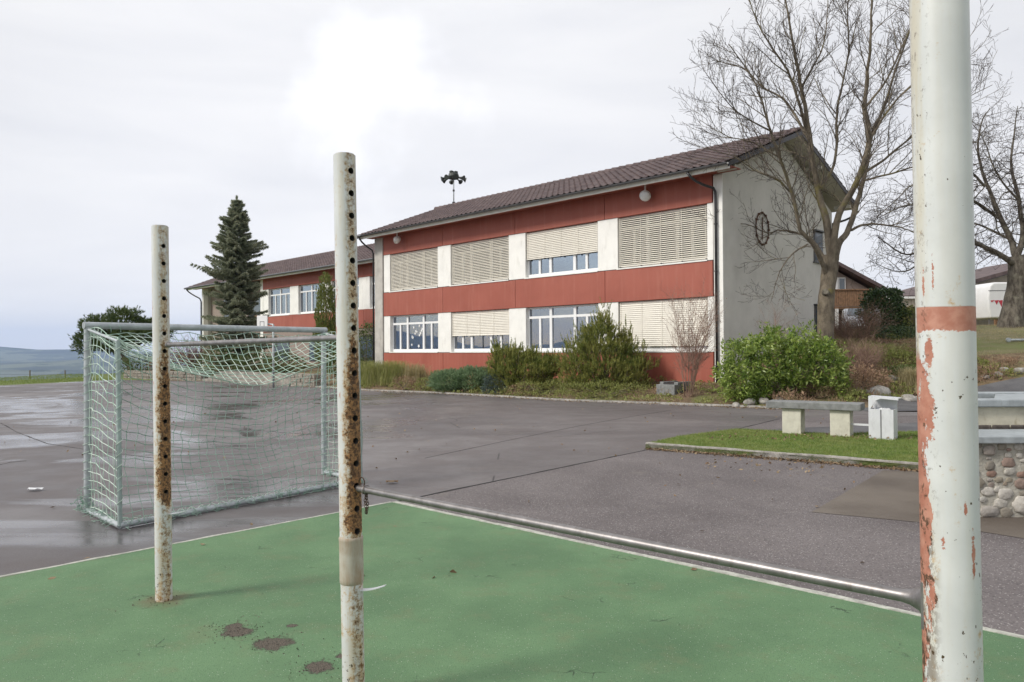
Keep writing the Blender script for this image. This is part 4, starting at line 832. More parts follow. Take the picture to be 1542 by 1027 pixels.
def fountain():
    a = G(1383,752); wl = 5.; ang = math.radians(-2); y0 = 7.35
    root = empty('fountain_wall', (4.15, y0, 0), ang, 'cobblestone wall with concrete coping beside the nearest post', 'stone wall')
    m = MB(); m.box((.0,.03,-.05), (wl,.55,.74)); m.build('mortar_core', MAT['mortar'], root)
    rg = np.random.default_rng(4); m = MB(); placed = []
    for k in range(2600):
        x, z = rg.uniform(-.02, 2.3), rg.uniform(.03, .72); r_ = rg.choice([.11,.09,.075,.055,.04], p=[.06,.18,.3,.26,.2]) if k < 1500 else rg.uniform(.025,.045)
        if all(((x-p[0])/1.25)**2+((z-p[1])*1.2)**2 > ((r_+p[2])*.93)**2 for p in placed): placed.append((x, z, r_))
    for (x, z, r_) in placed: v, f = stone_blob(rg, (x,.03,z), r_*rg.uniform(.9,1.35), r_*.38, r_*rg.uniform(.65,.98), 3); m.add(v, f)
    placed = []
    for k in range(500):
        y, z = rg.uniform(.04, .52), rg.uniform(.04, .7); r_ = rg.choice([.1,.08,.05])
        if all((y-p[0])**2+((z-p[1])*1.2)**2 > ((r_+p[2])*.95)**2 for p in placed): placed.append((y, z, r_))
    for (y, z, r_) in placed: v, f = stone_blob(rg, (.0,y,z), r_*.6, r_*1.1, r_*.86); m.add(v, f)
    m.build('cobbles', MAT['cobble'], root, smooth=True)
    m = MB(); x = -.04
    while x < wl: m.bbox((x+.004,-.05,.745), (x+1.2-.004,.62,.815), .01); x += 1.2
    m.build('coping', MAT['rim_metal'], root)
    for o in root.children:
        for v_ in o.data.vertices: v_.co.x += max(v_.co.y, 0)*.75
    # basin standing behind the wall
    r2 = empty('water_trough', (4.62, y0+.75, 0), ang, 'cream concrete water trough with a grey rim on a brick plinth behind the cobblestone wall', 'trough')
    m = MB(); m.box((.02,.05,0), (wl,1.5,.80)); m.build('plinth', MAT['mortar'], r2)
    m = MB(); x = .0
    while x < 3.2: m.bbox((x+.006,.0,.775), (x+.20-.006,.1,.835), .008); x += .2
    m.build('brick_course', MAT['brick_dark'], r2)
    m = MB(); m.box((.0,.13,.805), (wl,.20,1.03)); m.box((.0,1.4,.805), (wl,1.47,1.03)); m.box((.0,.2,.805), (.08,1.4,1.03)); m.box((.08,.2,.805), (wl,1.4,.86)); m.build('basin', MAT['trough_concrete'], r2)
    m = MB(); m.bbox((-.05,.06,1.033), (wl,.3,1.115), .012); m.bbox((-.05,1.30,1.033), (wl,1.54,1.115), .012); m.bbox((-.05,.305,1.033), (.16,1.295,1.115), .012); m.build('rim', MAT['rim_metal'], r2)
    m = MB(); m.bbox((.62,.305,1.04), (1.02,1.295,1.10), .01); m.build('cross_slab', MAT['rim_metal'], r2)
    TR = r2
    mm = NM('trough_water'); mm.bump(mm.noise(9, 3), .004); mm.fin((.03, .04, .035), .05, 0, .6); m = MB(); m.box((.081,.201,.87), (wl,1.399,.98)); m.build('standing_water', MAT['trough_water'], r2)
    for o in r2.children:
        for v_ in o.data.vertices: v_.co.x += max(v_.co.y, 0)*.62

fountain()

# ---------------------------------------------------------------- foliage generators
def rnd_dirs(n): d = RNG.normal(size=(n,3)); return d/np.linalg.norm(d, axis=1)[:,None]
def nrm(v): return v/(np.linalg.norm(v, axis=1)[:,None]+1e-9)
def surf(ells, n, depth=.35, lump=.14, zmin=None):
    """points spread through the outer shell of a union of ellipsoids, with lumps"""
    E_ = np.array(ells, float); w = (E_[:,3]*E_[:,4]*E_[:,5])**(2/3); idx = RNG.choice(len(E_), n, p=w/w.sum()); d = rnd_dirs(n)
    ph = RNG.uniform(0, 6, 3); k = 1+lump*(np.sin(d[:,0]*7+ph[0]+idx)*np.sin(d[:,1]*8+ph[1])+np.sin(d[:,2]*9+ph[2]+idx)*.7)
    k *= 1-depth*RNG.random(n)**1.6; P = E_[idx,:3]+d*E_[idx,3:6]*k[:,None]; keep = np.ones(n, bool)
    for j in range(len(E_)): q = np.linalg.norm((P-E_[j,:3])/E_[j,3:6], axis=1); keep &= ~((q < .62) & (idx != j))
    if zmin is not None: keep &= P[:,2] > zmin
    return P[keep], nrm(d/E_[idx,3:6])[keep]
def leaf_quads(P, D, Ln, Wd, lv=.3):
    n = len(P); D = nrm(D); S = nrm(np.cross(D, rnd_dirs(n))); L_ = (Ln*RNG.uniform(1-lv, 1+lv, n))[:,None]; W_ = (Wd*RNG.uniform(1-lv, 1+lv, n))[:,None]
    up = nrm(np.cross(S, D)); return np.stack([P, P+D*L_*.5+S*W_*.5+up*W_*.12, P+D*L_, P+D*L_*.5-S*W_*.5+up*W_*.12], 1).reshape(-1, 3)
def needle_tris(P, D, n, Ln, Wd, spread=.8, along=0.):
    k = len(P); P2_ = np.repeat(P, n, 0); D2 = np.repeat(nrm(D), n, 0); t = RNG.random(k*n)[:,None]*along; P2_ = P2_+D2*t
    d = nrm(D2+spread*rnd_dirs(k*n)); S = nrm(np.cross(d, rnd_dirs(k*n))); L_ = (Ln*RNG.uniform(.7, 1.2, k*n))[:,None]
    return np.stack([P2_-S*Wd/2, P2_+S*Wd/2, P2_+d*L_], 1).reshape(-1, 3)
def bush_stems(parent, base, ells, n, mat='bark', r=.02):
    m = MB(); E_ = np.array(ells, float)
    for i in range(n):
        e = E_[i % len(E_)]; tip = e[:3]+rnd_dirs(1)[0]*e[3:6]*.75; b = np.array(base)+np.array([*RNG.normal(0, .08, 2), -.05]); mid = (b+tip)/2+RNG.normal(0, .08, 3); m.tube(bend(b, mid, tip, 6), np.linspace(r, r*.3, 6), 5)
    return m.build('stems', MAT[mat], parent)
def plant(name, lab, cat, loc, group=None): return empty(name, loc, 0, lab, cat, group)
def X_at(px, Y): return float(atY(px, 545, Y)[0])
def pz(px, py, Y): return float(atY(px, py, Y)[2])

def laurel():
    x, y = 8.1, 21.95; g = .25; r = plant('laurel_bush', 'large glossy green laurel bush in front of the grey gable wall', 'bush', (x, y, g))
    el = [(-1.1,.0,.72,.76,.75,.95), (-.4,.05,.95,.8,.8,1.08), (.6,.1,.85,.85,.8,1.06), (1.25,.2,.62,.6,.65,.88), (-1.4,-.1,.42,.55,.55,.55)]
    P, Nn = surf(el, 3100, .4, .22); SD = nrm(Nn*.7+np.array([0,0,.75])+.35*rnd_dirs(len(P))); V = []
    for j in range(6):        # whorls of leaves up each shoot
        PP = P+SD*(.035*j); DD = nrm(SD*.75+rnd_dirs(len(P))*.95); V.append(leaf_quads(PP, DD, .13, .045))
    quads_obj('leaves', np.concatenate(V), MAT['laurel_leaf'], r); bush_stems(r, (0,0,0), el, 26, 'bark', .025)
    # long shoots standing above the top
laurel()
def mugo(lab, px, Y, ells, n, mat='pine_needle', name='dwarf_pine', grp='dwarf pines in front of the facade'):
    x = X_at(px, Y); z = Hgs(x, Y); r = plant(name, lab, 'bush', (x, Y, z), grp)
    P, Nn = surf(ells, n, .5, .30, .02); D = nrm(Nn*.5+np.array([0,0,.85])+.35*rnd_dirs(len(P)))
    V = needle_tris(P, D, 18, .095, .014, .62, .14)
    k = RNG.random(len(P)) < .17; k &= Nn[:,2] > -.1; PC = P[k]+Nn[k]*.10; DC = nrm(np.array([0,0,1.])+.25*rnd_dirs(k.sum())+.25*Nn[k]); V = np.concatenate([V, needle_tris(PC, DC, 46, .075, .014, .55, .30)])
    quads_obj('needles', V, MAT[mat], r, 3)
    m = MB()
    for i in range(0, len(P), 14): m.tube([P[i]-D[i]*.28-Nn[i]*.08, P[i]-D[i]*.08, P[i]+D[i]*.1], [.008,.007,.004], 3, cap=False)
    m.build('twigs', MAT['bark'], r); bush_stems(r, (0,0,0), ells, 22, 'bark_grey', .03); return r
mugo('larger dwarf pine with a dark spiky peak covering the lower windows', 910, 26.2, [(-.1,0,.85,1.15,1.0,.95), (-.15,0,1.65,.62,.6,.75), (.0,0,2.25,.28,.28,.5), (-.95,-.1,.75,.6,.6,.85), (.95,0,.7,.65,.6,.75), (.85,.1,1.75,.16,.16,.5), (.62,.1,1.5,.2,.2,.5), (.2,-.5,.5,1.0,.6,.55), (-.5,.1,1.9,.22,.2,.35)], 5600)
mugo('smaller spreading dwarf pine between the juniper and the taller pine', 788, 27.6, [(0,0,.6,1.15,.9,.65), (-.75,.1,.95,.5,.5,.55), (.7,0,.7,.6,.6,.5), (-.95,.1,1.35,.14,.14,.35), (-.35,.1,1.25,.25,.25,.35), (.25,.1,1.15,.3,.3,.3), (1.15,.1,.85,.2,.2,.35)], 3900)
def juniper():
    x = X_at(700, 29.1); z = Hgs(x, 29.1); r = plant('juniper', 'low spreading blue-green juniper at the foot of the red wall', 'bush', (x, 29.1, z))
    el = [(-.6,0,.3,.75,.7,.42), (.2,-.05,.32,.85,.75,.5), (.8,-.1,.3,.5,.5,.45)]; P, Nn = surf(el, 4200, .4, .12, .01); V = needle_tris(P, nrm(Nn*.6+np.array([-.3,-.2,.5])+.4*rnd_dirs(len(P))), 14, .09, .015, .7, .14)
    quads_obj('needles', V, MAT['juniper_needle'], r, 3); bush_stems(r, (0,0,0), el, 10)
    x = X_at(748, 27.7); z = Hgs(x, 27.7); r = plant('dwarf_spruce', 'small dark blue dwarf spruce beside the juniper', 'bush', (x, 27.7, z)); el = [(0,0,.3,.42,.4,.42), (-.2,-.1,.15,.3,.3,.25)]
    P, Nn = surf(el, 700, .4, .2, .01); quads_obj('needles', needle_tris(P, Nn, 14, .07, .014, .7, .1), MAT['blue_needle'], r, 3); bush_stems(r, (0,0,0), el, 6)
juniper()
def tall_grass(px, Y, h, n, rad, lab, mat='tall_grass'):
    x = X_at(px, Y); z = Hgs(x, Y); r = None; P = np.stack([RNG.normal(0, rad*.45, n), RNG.normal(0, rad*.45, n), np.zeros(n)], 1); az = RNG.uniform(0, 2*PI, n); ln = RNG.uniform(.2, 1, n)*rad*1.1+P[:,0]*0; hh = h*RNG.uniform(.55, 1.05, n); w = .009; V = []
    d = np.stack([np.cos(az), np.sin(az), np.zeros(n)], 1); s = np.stack([-np.sin(az), np.cos(az), np.zeros(n)], 1)
    def pt(t): return P+d*(ln*t**2)[:,None]+np.array([0,0,1])*(hh*(t-.28*t**3.2))[:,None]
    ts = [0,.3,.6,.85,1.]; faces = []
    for a, b in zip(ts[:-1], ts[1:]): wa, wb = w*(1-a*.8), w*(1-b*.8); faces.append(np.stack([pt(a)-s*wa, pt(a)+s*wa, pt(b)+s*wb, pt(b)-s*wb], 1))
    o = quads_obj('ornamental_grass', np.stack(faces, 1).reshape(-1, 3), MAT[mat]); o.location = (x, Y, z-.02); tag(o, lab, 'grass clump', 'ornamental grass clumps')
tall_grass(562, 33.2, 1.5, 1500, .75, 'tall green grass clump nearest the white end pier'); tall_grass(593, 32.6, 1.45, 1500, .7, 'middle green ornamental grass clump by the wall'); tall_grass(625, 31.9, 1.25, 900, .5, 'strawy shorter grass clump right beside the juniper', 'straw')
def leafy(name, lab, px, Y, ells, n, mat, ln, wd, cat='bush', grp=None, z=None, stem='bark', flat=0.):
    x = X_at(px, Y); z = Hgs(x, Y) if z is None else z; r = plant(name, lab, cat, (x, Y, z), grp); P, Nn = surf(ells, n, .45, .16, .0); D = nrm(Nn*.7+rnd_dirs(len(P))*.8+np.array([0,0,flat])); quads_obj('leaves', leaf_quads(P, D, ln, wd), MAT[mat], r); bush_stems(r, (0,0,0), ells, 12, stem, .02); return r
leafy('shrub', 'dark green leafy shrub behind the middle post beside the school corner', 553, 41, [(0,0,1.2,.85,.8,1.3), (.2,0,2.0,.5,.5,.6), (-.6,0,.8,.6,.6,.8)], 3600, 'shrub_leaf', .11, .05)
leafy('shrub', 'low red-brown heather shrub in front of the grass clumps', 608, 30.6, [(0,0,.22,.5,.4,.32), (.4,0,.15,.35,.3,.22)], 1500, 'cover_brown', .07, .015, flat=.5)
leafy('shrub', 'low yellow-green shrub at the kerb below the larger dwarf pine', 905, 24.6, [(-.8,.1,.18,.7,.4,.32), (.1,0,.2,.8,.4,.34), (.9,-.2,.18,.6,.35,.3)], 3600, 'cover_green', .07, .018, flat=.6)
leafy('shrub', 'small olive shrub at the kerb left of the juniper', 640, 29.9, [(0,0,.2,.42,.3,.3)], 900, 'cover_green', .07, .018, flat=.6)
leafy('shrub', 'mixed green and brown low shrub between the two dwarf pines', 825, 26.0, [(-.7,0,.18,.5,.35,.3), (.2,0,.18,.6,.4,.32)], 2000, 'cover_green', .07, .018, flat=.6)
leafy('shrub', 'rust coloured low shrub under the smaller dwarf pine', 790, 26.5, [(0,0,.15,.55,.35,.26)], 1100, 'cover_brown', .08, .015, flat=.6)

def twig_tree(m_main, m_twig, pts, rads, lvl, P_, rg):
    """recursive side branches along a limb"""
    pts = np.array(pts); seg = np.linalg.norm(np.diff(pts, axis=0), axis=1); s = np.r_[0, np.cumsum(seg)]; Lt = s[-1]; sp = P_['space'][lvl]; t = P_['start'][lvl]*Lt
    while t < Lt*.98:
        i = min(len(seg)-1, np.searchsorted(s, t)-1 if t > 0 else 0); i = max(i, 0); f = (t-s[i])/(seg[i]+1e-9); p = pts[i]+(pts[i+1]-pts[i])*f; tg = (pts[i+1]-pts[i])/(seg[i]+1e-9); r0 = rads[i]+(rads[i+1]-rads[i])*f
        a = rg.normal(size=3); a -= tg*(a@tg); a /= np.linalg.norm(a)+1e-9
        if lvl == 0 and P_.get('flat'): a = a*np.array([1, P_['flat'], 1]); a /= np.linalg.norm(a)+1e-9
        d = tg*P_['fwd'][lvl]+a*P_['out'][lvl]+np.array([0,0,P_['up'][lvl]]); d /= np.linalg.norm(d)
        L_ = P_['len'][lvl]*rg.uniform(.45, 1.15)*(1-.35*t/Lt); n = 6 if lvl < 2 else 4; q = [p]; dd = d.copy()
        for k in range(n-1): dd = dd+rg.normal(0, P_['wob'], 3)+np.array([0,0,P_['grav'][lvl]]); dd /= np.linalg.norm(dd); q.append(q[-1]+dd*L_/(n-1))
        rr = min(r0*.62, P_['rad'][lvl]*L_/P_['len'][lvl]); rs = np.linspace(rr, max(rr*.35, P_['tip']), n)
        (m_main if lvl < 1 else m_twig).tube(q, rs, (5, 3, 3)[lvl], cap=False)
        if lvl < 2 and L_ > .25: twig_tree(m_main, m_twig, q, rs, lvl+1, P_, rg)
        t += sp*rg.uniform(.6, 1.4)
def smooth_pts(pts, k=5):
    pts = np.array(pts, float)
    if len(pts) < 3: return pts
    P_ = np.vstack([2*pts[0]-pts[1], pts, 2*pts[-1]-pts[-2]]); o_ = []
    for i in range(1, len(P_)-2):
        for t in np.arange(k)/k: p0, p1, p2, p3 = P_[i-1:i+3]; o_.append(.5*((2*p1)+(-p0+p2)*t+(2*p0-5*p1+4*p2-p3)*t*t+(-p0+3*p1-3*p2+p3)*t**3))
    o_.append(pts[-1]); return np.array(o_)
def tree_from_limbs(name, lab, base_px, Y, trunk, limbs, prm, bark, seed, trunk_r, grp=None):
    rg = np.random.default_rng(seed); b = atY(*base_px, Y); gz = Hgs(b[0], Y); root = empty(name, (b[0], Y, gz), 0, lab, 'tree', grp); off = np.array([b[0], Y, gz])
    tm = MB(); tp = smooth_pts([np.array([b[0]-.05, Y, gz-.9])-off]+[atY(x, y, Y+dy)-off for x, y, dy in trunk], 5); n = len(tp); rr = np.interp(np.linspace(0, 1, n), np.linspace(0, 1, len(trunk_r)), trunk_r)
    rr = rr*(1+rg.normal(0, .02, n)); tm.tube(tp, rr, 16)
    cm, tw = MB(), MB(); big = []
    for (pl, r0, r1) in limbs:
        q = smooth_pts([atY(x, y, Y+dy)-off for x, y, dy in pl], 5); q[1:] += np.cumsum(rg.normal(0, .012, q[1:].shape), axis=0); rs = np.linspace(r0**.7, r1**.7, len(q))**(1/.7)
        if r0 > .1: tm.tube(q, rs, 12)
        else: cm.tube(q, rs, 7)
        big.append((q, rs))
    for q, rs in big: twig_tree(cm, tw, q, rs, 0, prm, rg)
    smooth_by_angle(tm.build('trunk', MAT[bark], root), 60); cm.build('crown', [MAT[bark]], root); c = tw.build('twigs', MAT['twig'], root); return root, tp
def sycamore():
    Y = 24.5; trunk = [(1243,500,0), (1244,455,0), (1249,410,0), (1252,385,0)]
    L_ = [([(1252,390,0), (1243,335,.1), (1231,292,.2), (1222,245,.1), (1216,196,0), (1206,133,-.2), (1198,80,-.3), (1190,30,-.3), (1178,-50,-.4)], .135, .022),
     ([(1216,200,0), (1190,115,-.5), (1164,76,-.8), (1140,33,-1), (1122,-15,-1.2)], .05, .012),
     ([(1218,210,0), (1186,153,.6), (1153,130,1), (1123,103,1.3), (1078,92,1.6)], .05, .01),
     ([(1231,292,.2), (1256,246,.5), (1262,173,.6), (1270,130,.7), (1278,70,.8), (1276,10,.9), (1282,-60,1)], .055, .014),
     ([(1252,392,0), (1262,325,-.2), (1289,275,-.5), (1304,216,-.7), (1300,165,-.7), (1304,120,-.8), (1310,70,-1), (1312,10,-1.1), (1320,-70,-1.2)], .12, .02),
     ([(1253,412,.1), (1264,370,.4), (1280,345,.7), (1294,300,1.), (1304,255,1.2), (1312,200,1.4), (1330,160,1.6), (1350,100,1.8), (1372,40,2), (1395,-40,2.2)], .125, .018),
     ([(1247,420,0), (1228,375,-.5), (1207,348,-.8), (1196,300,-1.1), (1178,240,-1.4), (1163,199,-1.6), (1148,150,-1.8), (1130,110,-2), (1098,70,-2.2)], .085, .014),
     ([(1246,400,0), (1225,362,.3), (1205,352,.5), (1175,345,.7), (1153,350,.9), (1120,338,1.2), (1078,342,1.4)], .05, .009),
     ([(1196,295,-1), (1170,270,-1.3), (1140,262,-1.5), (1105,240,-1.8), (1062,225,-2)], .035, .009),
     ([(1279,347,.68), (1298,340,.7), (1320,338,.6), (1355,345,.4), (1390,360,.2), (1430,380,0)], .05, .01),
     ([(1216,368,.3), (1196,382,.1), (1180,400,0), (1168,425,-.2), (1160,450,-.3)], .03, .008),
     ([(1304,259,1.2), (1340,235,1), (1380,200,.8), (1430,160,.6), (1495,128,.4)], .05, .009),
     ([(1306,216,-.7), (1345,160,-.9), (1400,110,-1.2), (1475,82,-1.5)], .045, .009),
     ([(1300,272,1.), (1350,258,.6), (1400,240,.2), (1465,212,0)], .04, .009),
     ([(1300,165,-.7), (1335,120,-.7), (1365,60,-.7), (1385,10,-.7), (1395,-40,-.7)], .04, .01),
     ([(1206,133,-.2), (1235,80,0), (1246,30,.1), (1248,-40,.2)], .035, .01),
     ([(1163,199,-1.6), (1128,178,-1.9), (1095,150,-2.2), (1060,100,-2.4)], .03, .008),
     ([(1178,240,-1.4), (1140,215,-1.2), (1100,205,-1.1), (1055,180,-1)], .03, .008)]
    prm = dict(space=[.24,.20,.17], start=[.18,.12,.15], fwd=[.85,.8,.8], out=[.75,.75,.8], up=[.30,.2,.15], len=[1.95,.9,.34], wob=.14, grav=[.05,.04,.03], rad=[.024,.012,.009], tip=.0055, flat=.8)
    root, tp = tree_from_limbs('bare_tree', 'tall bare tree with forked limbs in front of the grey gable', (1243,520), Y, trunk, L_, prm, 'bark', 21, [.33,.27,.26,.25,.25,.24])
    m = MB(); c = np.array(tp[len(tp)//2+1]); m.tube(np.array([c+[-.12,-.2,.1], c+[-.16,-.3,.12]]), [.12,.09], 12); m.build('knot', MAT['bark_grey'], root)
sycamore()
def walnut():
    Y = 32.5; trunk = [(1524,478,0), (1531,440,0), (1533,405,0), (1530,385,0)]
    L_ = [([(1531,400,0), (1510,385,-.3), (1480,368,-.5), (1445,352,-.7), (1405,362,-.9), (1370,380,-1), (1325,352,-1.2)], .14, .02),
     ([(1531,392,0), (1520,360,.3), (1500,320,.5), (1482,280,.6), (1470,235,.7), (1476,190,.8), (1490,165,.8)], .15, .015),
     ([(1531,392,0), (1540,350,0), (1532,300,.2), (1520,250,.3), (1525,200,.4), (1530,160,.5)], .14, .015),
     ([(1531,400,0), (1560,370,0), (1590,330,0), (1610,280,0), (1620,220,0)], .14, .015),
     ([(1500,325,.5), (1460,300,.2), (1420,290,0), (1380,275,-.3), (1350,300,-.6), (1318,330,-.8)], .07, .012),
     ([(1445,352,-.7), (1410,320,-1), (1370,310,-1.2), (1330,325,-1.4), (1298,350,-1.6)], .06, .01),
     ([(1482,280,.6), (1455,250,.3), (1430,220,.1), (1415,190,0)], .06, .012),
     ([(1405,362,-.9), (1380,400,-1), (1350,410,-1.1), (1310,395,-1.2)], .05, .01),
     ([(1520,360,.3), (1480,340,1), (1440,330,1.5), (1400,335,2)], .06, .012), ([(1532,300,.2), (1500,260,0), (1480,215,-.2), (1455,180,-.3)], .05, .01), ([(1540,350,0), (1570,300,-.2), (1580,240,-.4), (1575,190,-.4)], .07, .01)]
    prm = dict(space=[.24,.20,.20], start=[.12,.1,.1], fwd=[.35,.4,.5], out=[.9,.9,.9], up=[.10,.05,.0], len=[1.7,.95,.4], wob=.3, grav=[-.01,-.02,-.02], rad=[.030,.015,.011], tip=.007)
    tree_from_limbs('bare_tree', 'gnarled bare tree at the right edge in front of the caravan', (1516,492), Y, trunk, L_, prm, 'bark_grey', 5, [.55,.48,.42,.39,.36])
walnut()
def multi_stem(name, lab, px, Y, h, spread, ns, mat, seed, r=.014, cat='shrub', z=None, prm=None, leaves=0):
    rg = np.random.default_rng(seed); x = X_at(px, Y); z = Hgs(x, Y) if z is None else z; root = plant(name, lab, cat, (x, Y, z)); m, tw = MB(), MB()
    prm = prm or dict(space=[.17,.15,.14], start=[.25,.2,.3], fwd=[.9,.8,.8], out=[.7,.7,.7], up=[.25,.15,.1], len=[.95,.42,.16], wob=.12, grav=[.03,.02,0], rad=[.007,.004,.003], tip=.0025); tips = []
    for i in range(ns):
        a = rg.uniform(0, 2*PI); L_ = h*rg.uniform(.6, 1.05); b = np.array([math.cos(a)*.12, math.sin(a)*.12, -.05]); t_ = np.array([math.cos(a)*spread*rg.uniform(.3, 1), math.sin(a)*spread*rg.uniform(.3, 1), L_]); q = bend(b, (b+t_)/2+np.array([-math.cos(a)*.15, -math.sin(a)*.15, .25*h*.3]), t_, 9); q = np.array(q)+np.r_[[[0,0,0]], np.cumsum(rg.normal(0, .015, (8,3)), axis=0)]; rs = np.linspace(r, .004, 9); m.tube(q, rs, 5, cap=False); twig_tree(tw, tw, q, rs, 0, prm, rg); tips += list(q[4:])
    m.build('stems', MAT[mat], root); tw.build('twigs', MAT[mat], root)
    if leaves:
        P = np.array(tips)[rg.integers(0, len(tips), leaves)]+rg.normal(0, .16, (leaves, 3)); quads_obj('leaves', leaf_quads(P, rnd_dirs(leaves)+np.array([0,0,-.5]), .05, .03), MAT['litter'], root)
    return root
multi_stem('bare_shrub', 'leafless reddish multi-stemmed shrub in front of the closed lower blind', 1036, 23.4, 3.3, 1.2, 24, 'twig_red', 3, .009, leaves=160)
multi_stem('bare_shrub', 'small bare shrub rising above the laurel against the gable', 1168, 23.6, 2.4, .55, 6, 'twig_red', 9)
multi_stem('bare_shrub', 'bushy red-brown leafless shrub on the bank right of the laurel', 1305, 23.9, 1.0, .8, 34, 'twig_red', 12, .01)
multi_stem('bare_shrub', 'wide brown twiggy shrub below the ivy mound', 1290, 28.0, 1.15, 1.3, 50, 'twig_red', 14, .01)

def spruce():
    Y = 46; x = X_at(357, Y); z = Hgs(x, Y); Ht = pz(357, 292, Y)-z; root = plant('spruce_tree', 'tall grey-green spruce standing in front of the school wing', 'tree', (x, Y, z)); m = MB(); m.tube([(0,0,-.2), (0,0,Ht*.5), (0,0,Ht-.1)], [.2,.12,.015], 10); m.build('trunk', MAT['bark_grey'], root)
    rg = np.random.default_rng(8); br = MB(); Pn, Dn = [], []; hgt = .5
    while hgt < Ht-.1:
        f = hgt/Ht; Rr = 2.05*min(1, (1-f)/.42)**1.0*min(1, .8+f)*(.80+.26*math.sin(hgt*4.3)*rg.uniform(.2, 1))+.04; nb = int(7+5*(1-f)); a0 = rg.uniform(0, 6)
        for k in range(nb):
            a = a0+k*2*PI/nb+rg.normal(0, .2); L_ = Rr*rg.uniform(.45, 1.15)*(1+.18*math.sin(a*2+hgt*.8)+.12*math.sin(a*3-hgt*1.7)); d = np.array([math.cos(a), math.sin(a), 0])
            if rg.random() < .10: continue
            t = np.linspace(0, 1, 7); up = .25*f+.02; q = np.array([d*L_*s_+np.array([0,0,hgt+L_*(up*s_-.42*(1-f*.7)*s_*(1-s_*.75))]) for s_ in t]); br.tube(q, np.linspace(.02*(1-f)+.006, .004, 7), 4, cap=False)
            sd = np.array([-d[1], d[0], 0])
            for s_ in np.arange(.15, 1.01, .085):
                p = np.array([np.interp(s_, t, q[:,j]) for j in range(3)])
                Pn.append(p); Dn.append(d+np.array([0,0,.1]))
                for sg in (-1, 1):
                    ll = L_*.36*(1.08-s_); 
                    for w_ in (.35, .7, 1.): pp = p+(sd*sg*.8+d*.45)*ll*w_-np.array([0,0,.22*ll*w_]); Pn.append(pp); Dn.append(sd*sg*.7+d*.6-np.array([0,0,.35]))
        hgt += rg.uniform(.22, .34)*(1-f*.3)
        if hgt > Ht*.955: break
    for hh in np.arange(Ht*.93, Ht-.22, .05): Pn += [np.array([0,0,hh])]*2; Dn += [np.array([.1,0,1.]), np.array([-.1,.1,1.])]
    br.build('branches', MAT['bark_grey'], root); quads_obj('needles', needle_tris(np.array(Pn), np.array(Dn), 9, .16, .05, .75, .10), MAT['spruce_needle'], root, 3)
spruce()
def arbor(lab, px, Y, top, rad, z=None):
    x = X_at(px, Y); z = Hgs(x, Y); h = pz(px, top, Y)-z; r = plant('arborvitae', lab, 'tree', (x, Y, z)); el = [(0,0,h*.3,rad,rad,h*.32), (0,0,h*.55,rad*.88,rad*.88,h*.33), (0,0,h*.76,rad*.55,rad*.55,h*.24)]
    P, Nn = surf(el, 6500, .35, .14, 0); quads_obj('leaves', leaf_quads(P, nrm(Nn*.35+np.array([0,0,1.])+.3*rnd_dirs(len(P))), .2, .05), MAT['arbor_leaf'], r); m = MB(); m.tube([(0,0,-.2), (0,0,h*.8)], [.1,.03], 8); m.build('trunk', MAT['bark'], r)
arbor('narrow pointed evergreen column left of the middle post', 491, 42, 411, .66)
def round_pine():
    Y = 49; x = X_at(196, Y); z = Hgs(x, Y); r = plant('pine_tree', 'spreading dark pine behind the left goal post with a leaning trunk', 'tree', (x, Y, z)); s = Y/1115
    el = []
    for (px, py, rx, rz) in ((150,500,27,24), (186,484,26,20), (212,492,18,14), (128,517,18,18), (165,515,36,16), (222,506,20,10), (140,490,14,12), (245,500,16,8)): el.append(((px-196)*s, RNG.uniform(-.6, .6), pz(px, py, Y)-z, rx*s, rx*s*.8, rz*s))
    P, Nn = surf(el, 4200, .55, .22); D = nrm(Nn*.6+np.array([0,0,.5])+.4*rnd_dirs(len(P))); quads_obj('needles', needle_tris(P, D, 14, .17, .034, .7, .18), MAT['dark_needle'], r, 3)
    m = MB(); m.tube(smooth_pts([(.1,0,-.3), (-.1,0,.6), (-.9,0,1.4), (-1.5,0,2.3), (-1.7,0,3.0)]), np.linspace(.22, .08, 21), 8)
    for e in el: m.tube(bend((-.7,0,1.3), (e[0]*.6,e[1],e[2]*.8), (e[0],e[1],e[2]), 6), np.linspace(.08, .02, 6), 5)
    m.build('trunk', MAT['bark_grey'], r)
round_pine()
# shrubs and hedge on the terrace behind the yard
for px, Y, w, h, mat, lab in ((212,47,1.6,1.3,'shrub_leaf','green shrub at the left end of the low stone wall'), (256,46.5,1.5,1.5,'cover_brown','brown bushy shrub behind the goal next to the left post'), (385,43.5,1.5,1.3,'dark_needle','dark low evergreen behind the terrace steps'), (428,42.0,1.4,1.2,'dark_needle','dark round evergreen below the wing windows'), (330,44.5,1.6,1.5,'dark_needle','dark evergreen at the foot of the spruce'), (520,38.0,1.0,1.4,'shrub_leaf','green bush at the right end of the terrace wall')):
    leafy('shrub', lab, px, Y, [(0,0,h*.5,w*.62,w*.5,h*.55), (w*.4,0,h*.4,w*.5,w*.45,h*.42), (-w*.45,0,h*.38,w*.5,w*.45,h*.4)], 2400, mat, .14, .05, grp='terrace shrubs')
multi_stem('bare_hedge', 'twiggy brown bare hedge between the post and the spruce', 290, 47.5, 2.0, 1.8, 46, 'twig_red', 31, .014, 'hedge', prm=dict(space=[.3,.3,.3], start=[.2,.2,.3], fwd=[.9,.8,.8], out=[.6,.6,.7], up=[.3,.15,.1], len=[.9,.4,.2], wob=.14, grav=[.03,.02,0], rad=[.012,.008,.006], tip=.006))
